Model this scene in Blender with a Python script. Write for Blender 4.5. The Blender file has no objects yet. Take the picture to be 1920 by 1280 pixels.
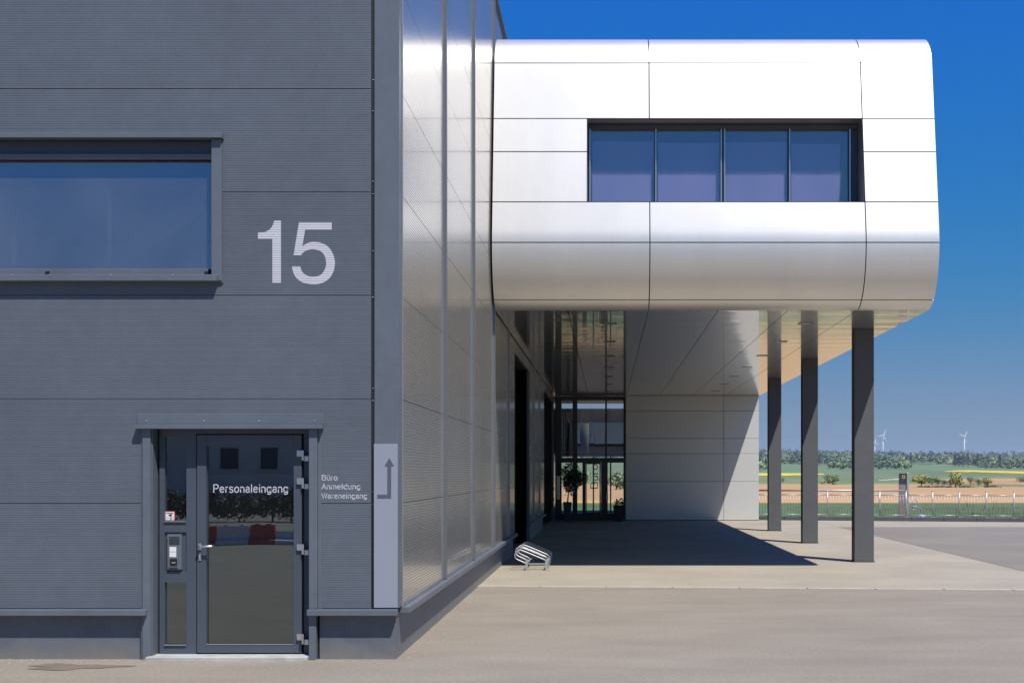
import bpy, bmesh, math, random
from mathutils import Vector, Matrix
random.seed(7)
S = bpy.context.scene
COL = S.collection
R = math.radians
# ------------------------------------------------------------------ camera
cam = bpy.data.objects.new('camera', bpy.data.cameras.new('camera'))
COL.objects.link(cam)
cam.location = (0, 0, 1.81)
cam.rotation_euler = (R(90), 0, 0)
cam.data.sensor_width = 36
cam.data.lens = 2300/1920*36
cam.data.shift_x = -178/1920
cam.data.shift_y = 245/1920
cam.data.clip_start = .1
cam.data.clip_end = 30000
S.camera = cam
# ------------------------------------------------------------------ sky and sun
SUN_DIR = Vector((.288, -.427, .857)).normalized()      # towards the sun
w = bpy.data.worlds.new('World'); S.world = w; w.use_nodes = True
nt = w.node_tree
bg = nt.nodes['Background']
sky = nt.nodes.new('ShaderNodeTexSky'); sky.sky_type = 'NISHITA'; sky.sun_disc = False
sky.sun_elevation = math.asin(SUN_DIR.z)
sky.sun_rotation = math.atan2(SUN_DIR.x, SUN_DIR.y)
sky.altitude = 2000; sky.air_density = .6; sky.dust_density = 0; sky.ozone_density = 6
# the deep, evenly graded blue of a polarised spring sky: one tone curve per channel over the whole dome
sc_ = nt.nodes.new('ShaderNodeSeparateColor'); cc_ = nt.nodes.new('ShaderNodeCombineColor')
nt.links.new(sky.outputs[0], sc_.inputs[0])
def mth(op, a, b):
    q = nt.nodes.new('ShaderNodeMath'); q.operation = op
    for i, v in enumerate((a, b)):
        if isinstance(v, (int, float)): q.inputs[i].default_value = v
        else: nt.links.new(v, q.inputs[i])
    return q.outputs[0]
r_, g_, b_ = sc_.outputs[0], sc_.outputs[1], sc_.outputs[2]
r3 = mth('POWER', r_, 4.0)
nt.links.new(mth('MULTIPLY', mth('DIVIDE', r3, mth('ADD', r3, 11.0)), 1.58), cc_.inputs[0])
nt.links.new(mth('MULTIPLY', mth('DIVIDE', g_, mth('ADD', g_, 2.2)), 3.4), cc_.inputs[1])
nt.links.new(mth('MULTIPLY', mth('POWER', b_, -.25), 5.9), cc_.inputs[2])
nt.links.new(cc_.outputs[0], bg.inputs[0])
bg.inputs[1].default_value = .1
sl = bpy.data.lights.new('sun', 'SUN'); sl.energy = 4.6; sl.angle = R(.5); sl.color = (1, .955, .89)
so = bpy.data.objects.new('sun', sl); COL.objects.link(so)
so.rotation_euler = SUN_DIR.to_track_quat('Z', 'Y').to_euler(); so.location = (20, -30, 60)
S.view_settings.view_transform = 'Standard'; S.view_settings.look = 'None'
S.view_settings.exposure = .3; S.view_settings.gamma = 1; S.view_settings.use_curve_mapping = False
S.cycles.max_bounces = 8; S.cycles.glossy_bounces = 5; S.cycles.transparent_max_bounces = 12; S.cycles.diffuse_bounces = 4
S.cycles.use_denoising = True
S.cycles.caustics_reflective = False; S.cycles.caustics_refractive = False

# ------------------------------------------------------------------ survey: metres from a bearing and a known distance
FPX, CX, CY, EYE = 2300.0, 1138.0, 885.0, 1.81
F = 11.86                                                # distance of the dark facade
def sx(px, Y=F): return (px-CX)*Y/FPX
def sz(py, Y=F): return EYE-(py-CY)*Y/FPX

# ------------------------------------------------------------------ materials
def mat(name, col, rough=.5, metal=0, var=.06, vscale=3, bump=0, bscale=20, coat=0, coat_rough=.03, stretch=None, spec=.5, var2=0, v2scale=40, objrand=0):
    m = bpy.data.materials.new(name); m.use_nodes = True
    n = m.node_tree.nodes; l = m.node_tree.links
    b = n['Principled BSDF']
    b.inputs['Roughness'].default_value = rough; b.inputs['Metallic'].default_value = metal
    b.inputs['Coat Weight'].default_value = coat; b.inputs['Coat Roughness'].default_value = coat_rough
    b.inputs['Specular IOR Level'].default_value = spec
    tc = n.new('ShaderNodeTexCoord'); mp = n.new('ShaderNodeMapping')
    l.new(tc.outputs['Object'], mp.inputs[0])
    if stretch: mp.inputs['Scale'].default_value = stretch
    src = None
    def noise(sc, det=4):
        q = n.new('ShaderNodeTexNoise'); q.inputs['Scale'].default_value = sc; q.inputs['Detail'].default_value = det
        l.new(mp.outputs[0], q.inputs['Vector']); return q
    if var:
        q = noise(vscale); mr = n.new('ShaderNodeMapRange')
        mr.inputs['From Min'].default_value = .3; mr.inputs['From Max'].default_value = .7
        mr.inputs['To Min'].default_value = 1-var; mr.inputs['To Max'].default_value = 1+var
        l.new(q.outputs[0], mr.inputs[0]); src = mr.outputs[0]
        if var2:
            q2 = noise(v2scale, 6); m2 = n.new('ShaderNodeMapRange')
            m2.inputs['From Min'].default_value = .3; m2.inputs['From Max'].default_value = .7
            m2.inputs['To Min'].default_value = 1-var2; m2.inputs['To Max'].default_value = 1+var2
            l.new(q2.outputs[0], m2.inputs[0]); mu = n.new('ShaderNodeMath'); mu.operation = 'MULTIPLY'
            l.new(src, mu.inputs[0]); l.new(m2.outputs[0], mu.inputs[1]); src = mu.outputs[0]
        if objrand:
            oi = n.new('ShaderNodeObjectInfo'); m3 = n.new('ShaderNodeMapRange'); m3.inputs['To Min'].default_value = 1-objrand; m3.inputs['To Max'].default_value = 1+objrand
            l.new(oi.outputs['Random'], m3.inputs[0]); mu = n.new('ShaderNodeMath'); mu.operation = 'MULTIPLY'
            l.new(src, mu.inputs[0]); l.new(m3.outputs[0], mu.inputs[1]); src = mu.outputs[0]
        vm = n.new('ShaderNodeVectorMath'); vm.operation = 'SCALE'; vm.inputs[0].default_value = col
        l.new(src, vm.inputs['Scale']); l.new(vm.outputs[0], b.inputs['Base Color'])
    else:
        b.inputs['Base Color'].default_value = (*col, 1)
    if bump:
        q = noise(bscale, 5); bp = n.new('ShaderNodeBump'); bp.inputs['Strength'].default_value = bump
        bp.inputs['Distance'].default_value = .02
        l.new(q.outputs[0], bp.inputs['Height']); l.new(bp.outputs[0], b.inputs['Normal'])
        if coat: l.new(bp.outputs[0], b.inputs['Coat Normal'])
    return m

def glass(name, tint, ior, refl=(1, 1, 1), dust=0):
    m = bpy.data.materials.new(name); m.use_nodes = True
    n = m.node_tree.nodes; l = m.node_tree.links
    n.remove(n['Principled BSDF'])
    tr = n.new('ShaderNodeBsdfTransparent'); tr.inputs[0].default_value = (*tint, 1)
    gl = n.new('ShaderNodeBsdfGlossy'); gl.inputs['Roughness'].default_value = .0; gl.inputs[0].default_value = (*refl, 1)
    fr = n.new('ShaderNodeFresnel'); ge = n.new('ShaderNodeNewGeometry')      # same reflectance from both sides of the sheet
    mi = n.new('ShaderNodeMapRange'); mi.inputs['To Min'].default_value = ior; mi.inputs['To Max'].default_value = 1/ior
    l.new(ge.outputs['Backfacing'], mi.inputs[0]); l.new(mi.outputs[0], fr.inputs[0])
    tc = n.new('ShaderNodeTexCoord'); q = n.new('ShaderNodeTexNoise'); q.inputs['Scale'].default_value = .7; q.inputs['Detail'].default_value = 1
    bp = n.new('ShaderNodeBump'); bp.inputs['Strength'].default_value = .04; bp.inputs['Distance'].default_value = .05
    l.new(tc.outputs['Object'], q.inputs['Vector']); l.new(q.outputs[0], bp.inputs['Height']); l.new(bp.outputs[0], gl.inputs['Normal'])
    mx = n.new('ShaderNodeMixShader')
    l.new(fr.outputs[0], mx.inputs[0]); l.new(tr.outputs[0], mx.inputs[1]); l.new(gl.outputs[0], mx.inputs[2])
    out = mx
    if dust:                                             # thin even film of dust on the pane
        df = n.new('ShaderNodeBsdfDiffuse'); df.inputs[0].default_value = (.62, .62, .68, 1)
        m2 = n.new('ShaderNodeMixShader'); q3 = n.new('ShaderNodeTexNoise'); q3.inputs['Scale'].default_value = 1.1; q3.inputs['Detail'].default_value = 5
        l.new(tc.outputs['Object'], q3.inputs['Vector'])
        mr = n.new('ShaderNodeMapRange'); mr.inputs['From Min'].default_value = .3; mr.inputs['From Max'].default_value = .7
        mr.inputs['To Min'].default_value = dust*.6; mr.inputs['To Max'].default_value = dust*1.4
        l.new(q3.outputs[0], mr.inputs[0]); l.new(mr.outputs[0], m2.inputs[0]); l.new(mx.outputs[0], m2.inputs[1]); l.new(df.outputs[0], m2.inputs[2]); out = m2
    l.new(out.outputs[0], n['Material Output'].inputs[0])
    return m

M = {}
M['anthracite'] = mat('anthracite', (.113, .132, .159), .45, 0, .07, .6, var2=.05, v2scale=6, objrand=.045)
M['anthracite_trim'] = mat('anthracite_trim', (.117, .136, .163), .42, 0, .07, 1.1, var2=.05, v2scale=9)
M['anthracite_door'] = mat('anthracite_door', (.064, .080, .104), .4, 0, .05, 2)
M['column_paint'] = mat('column_paint', (.105, .110, .118), .55, 0, .05, 1.5, spec=.25, var2=.04, v2scale=9)
M['dark_gap'] = mat('dark_gap', (.012, .013, .015), .7, 0, 0)
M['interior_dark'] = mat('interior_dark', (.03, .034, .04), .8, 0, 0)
M['silver'] = mat('silver', (.745, .725, .69), .47, .84, .03, 1.1, .03, .8, coat=.4, coat_rough=.05, objrand=.015, stretch=(1.3, 1.3, .25), var2=.012, v2scale=9)
M['silver_wall'] = mat('silver_wall', (.60, .595, .58), .5, .25, .03, .5, .03, .8, coat=.15, coat_rough=.1, objrand=.025)
M['silver_soffit'] = mat('silver_soffit', (.90, .885, .85), .27, .85, .02, .5, .6, 1.1, coat=1, coat_rough=.012, stretch=(.25, 1.5, 1))
M['silver_trim'] = mat('silver_trim', (.55, .55, .54), .35, .8, .03, 2)
M['mullion_metal'] = mat('mullion_metal', (.22, .23, .25), .35, .6, .03, 2)
M['sign_plate'] = mat('sign_plate', (.285, .305, .36), .4, 0, .02, 1)
M['sign_arrow'] = mat('sign_arrow', (.095, .105, .135), .45, 0, .02, 1)
M['lettering'] = mat('lettering', (.60, .60, .66), .5, 0, .03, 4)
M['steel'] = mat('steel', (.62, .62, .61), .3, .9, .03, 8)
M['galvanised'] = mat('galvanised', (.44, .45, .455), .42, .5, .08, 14)
M['black_plastic'] = mat('black_plastic', (.015, .016, .018), .4, 0, 0)
M['white_plastic'] = mat('white_plastic', (.75, .75, .74), .4, 0, .02, 8)
M['sticker_red'] = mat('sticker_red', (.6, .05, .05), .5, 0, 0)
M['threshold'] = mat('threshold', (.42, .42, .39), .75, 0, .15, 7, .2, 60)
M['glass_blue'] = glass('glass_blue', (.84, .84, .92), 4.0, (1, .84, 1.0), .065)
M['glass_dark'] = glass('glass_dark', (.5, .56, .55), 2.5, (.86, 1, .99), .012)
M['glass_hall'] = glass('glass_hall', (.82, .86, .84), 2.2)
M['glass_clear'] = glass('glass_clear', (.86, .89, .87), 1.5)
M['blind_grey'] = mat('blind_grey', (.20, .20, .23), .8, 0, 0)
M['room_pale'] = mat('room_pale', (.34, .34, .37), .8, 0, .05)
M['blind'] = mat('blind', (.30, .28, .55), .8, 0, .12, 1.3, stretch=(1, 1, .3))
M['concrete_pave'] = mat('concrete_pave', (.35, .308, .238), .85, 0, .12, .5, .15, 90, var2=.08, v2scale=18)
M['concrete_edge'] = mat('concrete_edge', (.42, .38, .31), .85, 0, .12, 3, .2, 80)
M['asphalt_far'] = mat('asphalt_far', (.215, .192, .158), .9, 0, .10, .4, .2, 90, var2=.05, v2scale=60)
M['kerb'] = mat('kerb', (.085, .09, .10), .7, 0, .1, 2)
M['green_crop'] = mat('green_crop', (.085, .14, .05), .9, 0, .25, .05, var2=.2, v2scale=.6)
M['meadow'] = mat('meadow', (.14, .19, .08), .95, 0, .3, .012, var2=.2, v2scale=.06, stretch=(.35, 1, 1))
M['meadow_pale'] = mat('meadow_pale', (.17, .20, .075), .95, 0, .2, .02, var2=.1, v2scale=.1)
M['young_wheat'] = mat('young_wheat', (.12, .20, .085), .95, 0, .12, .02)
M['brown_field'] = mat('brown_field', (.45, .27, .115), .95, 0, .22, .10, var2=.14, v2scale=.5, stretch=(.12, 1, 1))
M['rapeseed'] = mat('rapeseed', (.66, .50, .03), .9, 0, .22, .06, var2=.15, v2scale=.5)
M['verge'] = mat('verge', (.20, .21, .085), .95, 0, .35, .9)
M['track'] = mat('track', (.42, .36, .28), .95, 0, .1, .1)
M['forest_floor'] = mat('forest_floor', (.09, .14, .07), .95, 0, .3, .01)
M['leaf_light'] = mat('leaf_light', (.33, .35, .10), .7, 0, .25, .7)
M['leaf_mid'] = mat('leaf_mid', (.19, .255, .11), .7, 0, .25, .7)
M['leaf_dark'] = mat('leaf_dark', (.03, .065, .028), .7, 0, .25, .7)
M['leaf_pale'] = mat('leaf_pale', (.26, .32, .14), .8, 0, .3, .012)
M['leaf_blue'] = mat('leaf_blue', (.095, .145, .11), .8, 0, .3, .012)
M['leaf_forest'] = mat('leaf_forest', (.17, .235, .115), .8, 0, .5, .012, var2=.2, v2scale=.1)
M['leaf_conifer'] = mat('leaf_conifer', (.035, .065, .055), .8, 0, .25, .1)
M['bark'] = mat('bark', (.09, .07, .05), .9, 0, .2, 5)
M['turbine_white'] = mat('turbine_white', (.8, .8, .8), .5, 0, 0)
M['pylon_blue'] = mat('pylon_blue', (.035, .05, .10), .3, 0, .05, 4)
M['pylon_pink'] = mat('pylon_pink', (.26, .20, .20), .4, 0, .25, 3)
M['emblem'] = mat('emblem', (.55, .34, .02), .5, 0, 0)
M['pot'] = mat('pot', (.045, .055, .085), .4, 0, .05, 5)
M['flower'] = mat('flower', (.8, .8, .78), .7, 0, 0)
M['door_print'] = mat('door_print', (.10, .05, .14), .5, 0, 0)
M['hall_white'] = mat('hall_white', (.70, .68, .58), .8, 0, .04, .5)
M['barrier_red'] = mat('barrier_red', (.55, .05, .035), .5, 0, .05, 4)
M['barrier_white'] = mat('barrier_white', (.75, .72, .66), .5, 0, .05, 4)
M['pebble'] = mat('pebble', (.34, .31, .265), .9, 0, .3, 9)

def asphalt():
    m = mat('asphalt', (.262, .227, .176), .9, 0, .07, .55, .35, 120, var2=.13, v2scale=26)
    n = m.node_tree.nodes; l = m.node_tree.links; b = n['Principled BSDF']
    old = b.inputs['Base Color'].links[0].from_socket
    tc = n.new('ShaderNodeTexCoord')
    # pale aggregate specks
    vo = n.new('ShaderNodeTexVoronoi'); vo.inputs['Scale'].default_value = 42
    l.new(tc.outputs['Object'], vo.inputs['Vector'])
    th = n.new('ShaderNodeMapRange'); th.inputs['From Min'].default_value = .10; th.inputs['From Max'].default_value = .2
    th.inputs['To Min'].default_value = .5; th.inputs['To Max'].default_value = 0
    l.new(vo.outputs['Distance'], th.inputs[0])
    cr = n.new('ShaderNodeMath'); cr.operation = 'GREATER_THAN'; cr.inputs[1].default_value = .72
    sp = n.new('ShaderNodeSeparateColor'); l.new(vo.outputs['Color'], sp.inputs[0]); l.new(sp.outputs[0], cr.inputs[0])
    mu = n.new('ShaderNodeMath'); mu.operation = 'MULTIPLY'; l.new(th.outputs[0], mu.inputs[0]); l.new(cr.outputs[0], mu.inputs[1])
    mx = n.new('ShaderNodeMix'); mx.data_type = 'RGBA'; mx.inputs['B'].default_value = (.42, .39, .34, 1)
    l.new(mu.outputs[0], mx.inputs['Factor']); l.new(old, mx.inputs['A'])
    # long drag streaks and a dusty wash
    mp = n.new('ShaderNodeMapping'); mp.inputs['Scale'].default_value = (.5, 1.6, 1); l.new(tc.outputs['Object'], mp.inputs[0])
    q = n.new('ShaderNodeTexNoise'); q.inputs['Scale'].default_value = 1.3; q.inputs['Detail'].default_value = 6
    l.new(mp.outputs[0], q.inputs['Vector'])
    mr = n.new('ShaderNodeMapRange'); mr.inputs['From Min'].default_value = .38; mr.inputs['From Max'].default_value = .68
    mr.inputs['To Min'].default_value = .95; mr.inputs['To Max'].default_value = 1.06; l.new(q.outputs[0], mr.inputs[0])
    # faint wheel lines sweeping across the yard, and pale dust that gathers near the hall
    sp2 = n.new('ShaderNodeSeparateXYZ'); l.new(tc.outputs['Object'], sp2.inputs[0])
    wv = n.new('ShaderNodeTexWave'); wv.wave_type = 'RINGS'; wv.rings_direction = 'Z'; wv.inputs['Scale'].default_value = .16; wv.inputs['Distortion'].default_value = 5; wv.inputs['Detail'].default_value = 3; wv.inputs['Detail Scale'].default_value = .35
    mp2 = n.new('ShaderNodeMapping'); mp2.inputs['Location'].default_value = (-6, 9, 0); l.new(tc.outputs['Object'], mp2.inputs[0]); l.new(mp2.outputs[0], wv.inputs['Vector'])
    m4 = n.new('ShaderNodeMapRange'); m4.inputs['From Min'].default_value = .78; m4.inputs['From Max'].default_value = 1; m4.inputs['To Min'].default_value = 1; m4.inputs['To Max'].default_value = .965
    l.new(wv.outputs['Fac'], m4.inputs[0]); mm = n.new('ShaderNodeMath'); mm.operation = 'MULTIPLY'; l.new(mr.outputs[0], mm.inputs[0]); l.new(m4.outputs[0], mm.inputs[1]); mr = mm
    vm = n.new('ShaderNodeVectorMath'); vm.operation = 'SCALE'
    l.new(mx.outputs['Result'], vm.inputs[0]); l.new(mr.outputs[0], vm.inputs['Scale'])
    l.new(vm.outputs[0], b.inputs['Base Color'])
    return m
M['asphalt'] = asphalt()
M['asphalt_stain'] = mat('asphalt_stain', (.165, .138, .105), .9, 0, .12, 4, .3, 120)

def plinth():
    m = mat('plinth', (.117, .134, .157), .5, 0, .08, 1.1, var2=.06, v2scale=9)
    n = m.node_tree.nodes; l = m.node_tree.links; b = n['Principled BSDF']; old = b.inputs['Base Color'].links[0].from_socket
    tc = n.new('ShaderNodeTexCoord'); sp = n.new('ShaderNodeSeparateXYZ'); l.new(tc.outputs['Object'], sp.inputs[0])
    q = n.new('ShaderNodeTexNoise'); q.inputs['Scale'].default_value = 5; q.inputs['Detail'].default_value = 7; l.new(tc.outputs['Object'], q.inputs['Vector'])
    a = n.new('ShaderNodeMath'); a.operation = 'MULTIPLY_ADD'; a.inputs[1].default_value = -.28; l.new(q.outputs[0], a.inputs[0]); l.new(sp.outputs[2], a.inputs[2])
    r_ = n.new('ShaderNodeMapRange'); r_.inputs['From Min'].default_value = -.16; r_.inputs['From Max'].default_value = .06; r_.inputs['To Min'].default_value = .55; r_.inputs['To Max'].default_value = 0
    l.new(a.outputs[0], r_.inputs[0]); mx = n.new('ShaderNodeMix'); mx.data_type = 'RGBA'; mx.inputs['B'].default_value = (.24, .21, .165, 1)
    l.new(r_.outputs[0], mx.inputs['Factor']); l.new(old, mx.inputs['A']); l.new(mx.outputs['Result'], b.inputs['Base Color'])
    return m
M['plinth'] = plinth()

def perforated():
    # glossy metal cassette, rows of small perforations (fine relief)
    m = mat('perforated_metal', (.53, .51, .46), .22, .6, .07, .7, .035, 1.3, coat=.25, coat_rough=.03)
    n = m.node_tree.nodes; l = m.node_tree.links; b = n['Principled BSDF']
    tc = n.new('ShaderNodeTexCoord'); sp = n.new('ShaderNodeSeparateXYZ'); l.new(tc.outputs['Object'], sp.inputs[0])
    def wave(sock, pitch, ph=0):
        a = n.new('ShaderNodeMath'); a.operation = 'MULTIPLY_ADD'; a.inputs[1].default_value = 2*math.pi/pitch; a.inputs[2].default_value = ph
        l.new(sock, a.inputs[0]); c = n.new('ShaderNodeMath'); c.operation = 'SINE'; l.new(a.outputs[0], c.inputs[0]); return c.outputs[0]
    wz = wave(sp.outputs[2], .030); wy = wave(sp.outputs[1], .045)
    ad = n.new('ShaderNodeMath'); ad.operation = 'MULTIPLY_ADD'; ad.inputs[1].default_value = .35
    l.new(wy, ad.inputs[0]); l.new(wz, ad.inputs[2])
    mr = n.new('ShaderNodeMapRange'); mr.inputs['From Min'].default_value = .35; mr.inputs['From Max'].default_value = .75
    l.new(ad.outputs[0], mr.inputs[0])
    ho = n.new('ShaderNodeBsdfDiffuse'); ho.inputs[0].default_value = (.10, .10, .095, 1)
    mul = n.new('ShaderNodeMath'); mul.operation = 'MULTIPLY'; mul.inputs[1].default_value = .48; l.new(mr.outputs[0], mul.inputs[0])
    mx = n.new('ShaderNodeMixShader'); l.new(mul.outputs[0], mx.inputs[0]); l.new(b.outputs[0], mx.inputs[1]); l.new(ho.outputs[0], mx.inputs[2])
    l.new(mx.outputs[0], n['Material Output'].inputs[0])
    return m
M['perforated'] = perforated()

# ------------------------------------------------------------------ mesh helpers
ORIGIN = {}
def empty(name, loc, label, cat, group=None):
    o = bpy.data.objects.new(name, None); COL.objects.link(o); o.location = loc; o.empty_display_size = .2
    ORIGIN[o] = Vector(loc); tag(o, label, cat, group); return o
def tag(o, label=None, cat=None, group=None, kind=None):
    if label: o['label'] = label
    if cat: o['category'] = cat
    if group: o['group'] = group
    if kind: o['kind'] = kind
    return o

class MB:
    def __init__(s): s.v = []; s.f = []; s.sm = []
    def face(s, pts, smooth=False):
        b = len(s.v); s.v += [tuple(p) for p in pts]; s.f.append(tuple(range(b, b+len(pts)))); s.sm.append(smooth); return s
    def box(s, x0, x1, y0, y1, z0, z1):
        b = len(s.v)
        s.v += [(x, y, z) for z in (z0, z1) for y in (y0, y1) for x in (x0, x1)]
        for q in ((0, 2, 3, 1), (4, 5, 7, 6), (0, 1, 5, 4), (2, 6, 7, 3), (0, 4, 6, 2), (1, 3, 7, 5)):
            s.f.append(tuple(b+i for i in q)); s.sm.append(False)
        return s
    def grid(s, rows, smooth=False, flip=False):
        b = len(s.v); n = len(rows[0])
        for r in rows: s.v += [tuple(p) for p in r]
        for i in range(len(rows)-1):
            for j in range(n-1):
                q = (b+i*n+j, b+i*n+j+1, b+(i+1)*n+j+1, b+(i+1)*n+j)
                s.f.append(q[::-1] if flip else q); s.sm.append(smooth)
        return s
    def tube(s, pts, r, n=8, cap=True, r1=None):
        pts = [Vector(p) for p in pts]; b = len(s.v); up = None
        for i, p in enumerate(pts):
            d = (pts[min(i+1, len(pts)-1)]-pts[max(i-1, 0)]).normalized()
            if up is None:
                up = Vector((0, 0, 1)) if abs(d.z) < .9 else Vector((1, 0, 0))
            a = d.cross(up).normalized(); c = a.cross(d).normalized(); up = c
            rr = r if r1 is None else r+(r1-r)*i/(len(pts)-1)
            for k in range(n):
                t = 2*math.pi*k/n; s.v.append(tuple(p+a*math.cos(t)*rr+c*math.sin(t)*rr))
        for i in range(len(pts)-1):
            for k in range(n):
                k2 = (k+1) % n
                s.f.append((b+i*n+k, b+i*n+k2, b+(i+1)*n+k2, b+(i+1)*n+k)); s.sm.append(True)
        if cap:
            s.f.append(tuple(b+k for k in range(n))[::-1]); s.sm.append(False)
            e = b+(len(pts)-1)*n; s.f.append(tuple(e+k for k in range(n))); s.sm.append(False)
        return s
    def ball(s, c, r, n=8, m=5, sz=1):
        rows = []
        for i in range(m+1):
            t = math.pi*i/m
            rows.append([(c[0]+r*math.sin(t)*math.cos(2*math.pi*k/n), c[1]+r*math.sin(t)*math.sin(2*math.pi*k/n), c[2]+r*sz*math.cos(t)) for k in range(n+1)])
        return s.grid(rows, True, True)
    def build(s, name, m, parent=None, bevel=0):
        o0 = Vector((0, 0, 0)); p = parent
        while p is not None:
            o0 = o0+ORIGIN.get(p, Vector((0, 0, 0))); p = p.parent
        me = bpy.data.meshes.new(name)
        me.from_pydata([tuple(Vector(v)-o0) for v in s.v], [], s.f)
        me.polygons.foreach_set('use_smooth', s.sm)
        me.validate(); me.update()
        o = bpy.data.objects.new(name, me); COL.objects.link(o); o.parent = parent
        if m is not None: me.materials.append(m)
        if bevel:
            bv = o.modifiers.new('edge', 'BEVEL'); bv.width = bevel; bv.segments = 2; bv.limit_method = 'ANGLE'
        return o
def own(o, loc):                                         # put a single-mesh thing's origin at its base
    loc = Vector(loc); o.data.transform(Matrix.Translation(-loc)); o.location = loc; return o
def bx(name, m, parent, x0, x1, y0, y1, z0, z1, bevel=0):
    return MB().box(x0, x1, y0, y1, z0, z1).build(name, m, parent, bevel)

def flat_poly(outlines, depth, place):
    """closed 2-D outlines -> thin solid; place(u, v, d) gives the world point"""
    mb = MB()
    for poly in outlines:
        area = sum(poly[i][0]*poly[(i+1) % len(poly)][1]-poly[(i+1) % len(poly)][0]*poly[i][1] for i in range(len(poly)))
        if area < 0: poly = poly[::-1]
        from mathutils.geometry import tessellate_polygon
        tris = tessellate_polygon([[Vector((p[0], p[1], 0)) for p in poly]])
        b = len(mb.v); mb.v += [place(u, v, depth) for u, v in poly]
        for t in tris: mb.f.append(tuple(b+i for i in t)); mb.sm.append(False)
        for i in range(len(poly)):
            j = (i+1) % len(poly)
            mb.face([place(*poly[i], 0), place(*poly[j], 0), place(*poly[j], depth), place(*poly[i], depth)])
    return mb

# -------- a plain grotesque alphabet drawn as pen strokes (cap height 1, x-height .72)
def arc(cx, cy, rx, ry, a0, a1, n=14):
    return [(cx+rx*math.cos(R(a0+(a1-a0)*i/n)), cy+ry*math.sin(R(a0+(a1-a0)*i/n))) for i in range(n+1)]
X_ = .70
ring = arc(.30, .335, .25, .335, 0, 360, 22)
GL = {
 'P': ([[(.06, -.04), (.06, 1)], [(.06, .96), (.38, .96)]+arc(.38, .71, .24, .25, 90, -90)+[(.06, .46)]], .70),
 'B': ([[(.06, 0), (.06, .96), (.36, .96)]+arc(.36, .745, .21, .215, 90, -90)+[(.06, .53)], [(.36, .53), (.38, .53)]+arc(.38, .265, .25, .265, 90, -90)+[(.06, 0)]], .72),
 'A': ([[(.0, -.04), (.33, .98), (.66, -.04)], [(.12, .30), (.54, .30)]], .70),
 'W': ([[(.0, .98), (.24, 0), (.46, .95), (.68, 0), (.92, .98)]], .95),
 'e': ([[(.05, .37), (.55, .37)]+arc(.30, .335, .25, .335, 5, 325, 20)], .63),
 'r': ([[(.06, -.04), (.06, X_)], [(.06, .40)]+arc(.30, .42, .24, .25, 170, 85, 8)], .38),
 's': ([arc(.26, .51, .21, .16, 20, 250, 12)+arc(.26, .17, .22, .175, 80, -160, 14)], .55),
 'o': ([ring], .64),
 'n': ([[(.06, -.04), (.06, X_)], [(.06, .36)]+arc(.28, .40, .21, .27, 175, 0, 12)+[(.49, -.04)]], .59),
 'm': ([[(.06, -.04), (.06, X_)], [(.06, .38)]+arc(.245, .43, .185, .24, 175, 0, 12)+[(.43, -.04)], [(.43, .38)]+arc(.615, .43, .185, .24, 175, 0, 12)+[(.80, -.04)]], .90),
 'u': ([[(.49, X_), (.49, -.04)], [(.06, X_), (.06, .27)]+arc(.27, .27, .21, .27, 180, 360, 12)], .59),
 'a': ([arc(.27, .47, .20, .20, 160, 0, 10)+[(.47, .10), (.53, .0)], arc(.25, .19, .20, .19, 60, 300, 14)+[(.47, .18)], [(.36, .385), (.47, .43)]], .60),
 'l': ([[(.07, -.04), (.07, 1)]], .19),
 'i': ([[(.07, -.04), (.07, X_)], [(.07, .88), (.07, 1)]], .19),
 'd': ([[(.52, -.04), (.52, 1)], arc(.28, .335, .23, .335, 0, 360, 22)], .63),
 'g': ([arc(.28, .335, .23, .335, 0, 360, 22), [(.52, X_), (.52, -.05)]+arc(.29, -.05, .23, .19, 0, -150, 10)], .63),
 'b': ([], .6), 'ü': (None, .59)}
GL['ü'] = (GL['u'][0]+[[(.17, .86), (.17, .98)], [(.38, .86), (.38, .98)]], .59)
def stroke(line, hw):
    n = len(line); L = []; Rr = []
    closed = math.dist(line[0], line[-1]) < 1e-6
    for i in range(n):
        a = line[i-1] if i else (line[-2] if closed else line[0]); c = line[i+1] if i < n-1 else (line[1] if closed else line[-1]); p = line[i]
        def un(q, w_):
            d = math.dist(q, w_) or 1; return ((w_[0]-q[0])/d, (w_[1]-q[1])/d)
        d1 = un(a, p) if a != p else un(p, c); d2 = un(p, c) if c != p else d1
        nx, ny = -(d1[1]+d2[1]), d1[0]+d2[0]; k = math.hypot(nx, ny) or 1; nx /= k; ny /= k
        cs = max(.45, nx*-d1[1]+ny*d1[0]); h = hw/cs
        L.append((p[0]+nx*h, p[1]+ny*h)); Rr.append((p[0]-nx*h, p[1]-ny*h))
    return [[L[i], L[i+1], Rr[i+1], Rr[i]] for i in range(n-1)]
def letters(text, width, cap, hw=.058, gap=.09):
    x = 0; polys = []
    for ch in text:
        st, adv = GL[ch]
        for line in st: polys += [[(p[0]+x, p[1]) for p in q] for q in stroke(line, hw)]
        x += adv+gap
    k = width/(x-gap)
    return [[(p[0]*k, p[1]*cap) for p in q] for q in polys]
def lettering(name, m, parent, text, place, width, cap, hw=.058):
    mb = MB()
    for q in letters(text, width, cap, hw): mb.face([place(u, v) for u, v in q])
    return mb.build(name, m, parent)

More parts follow.
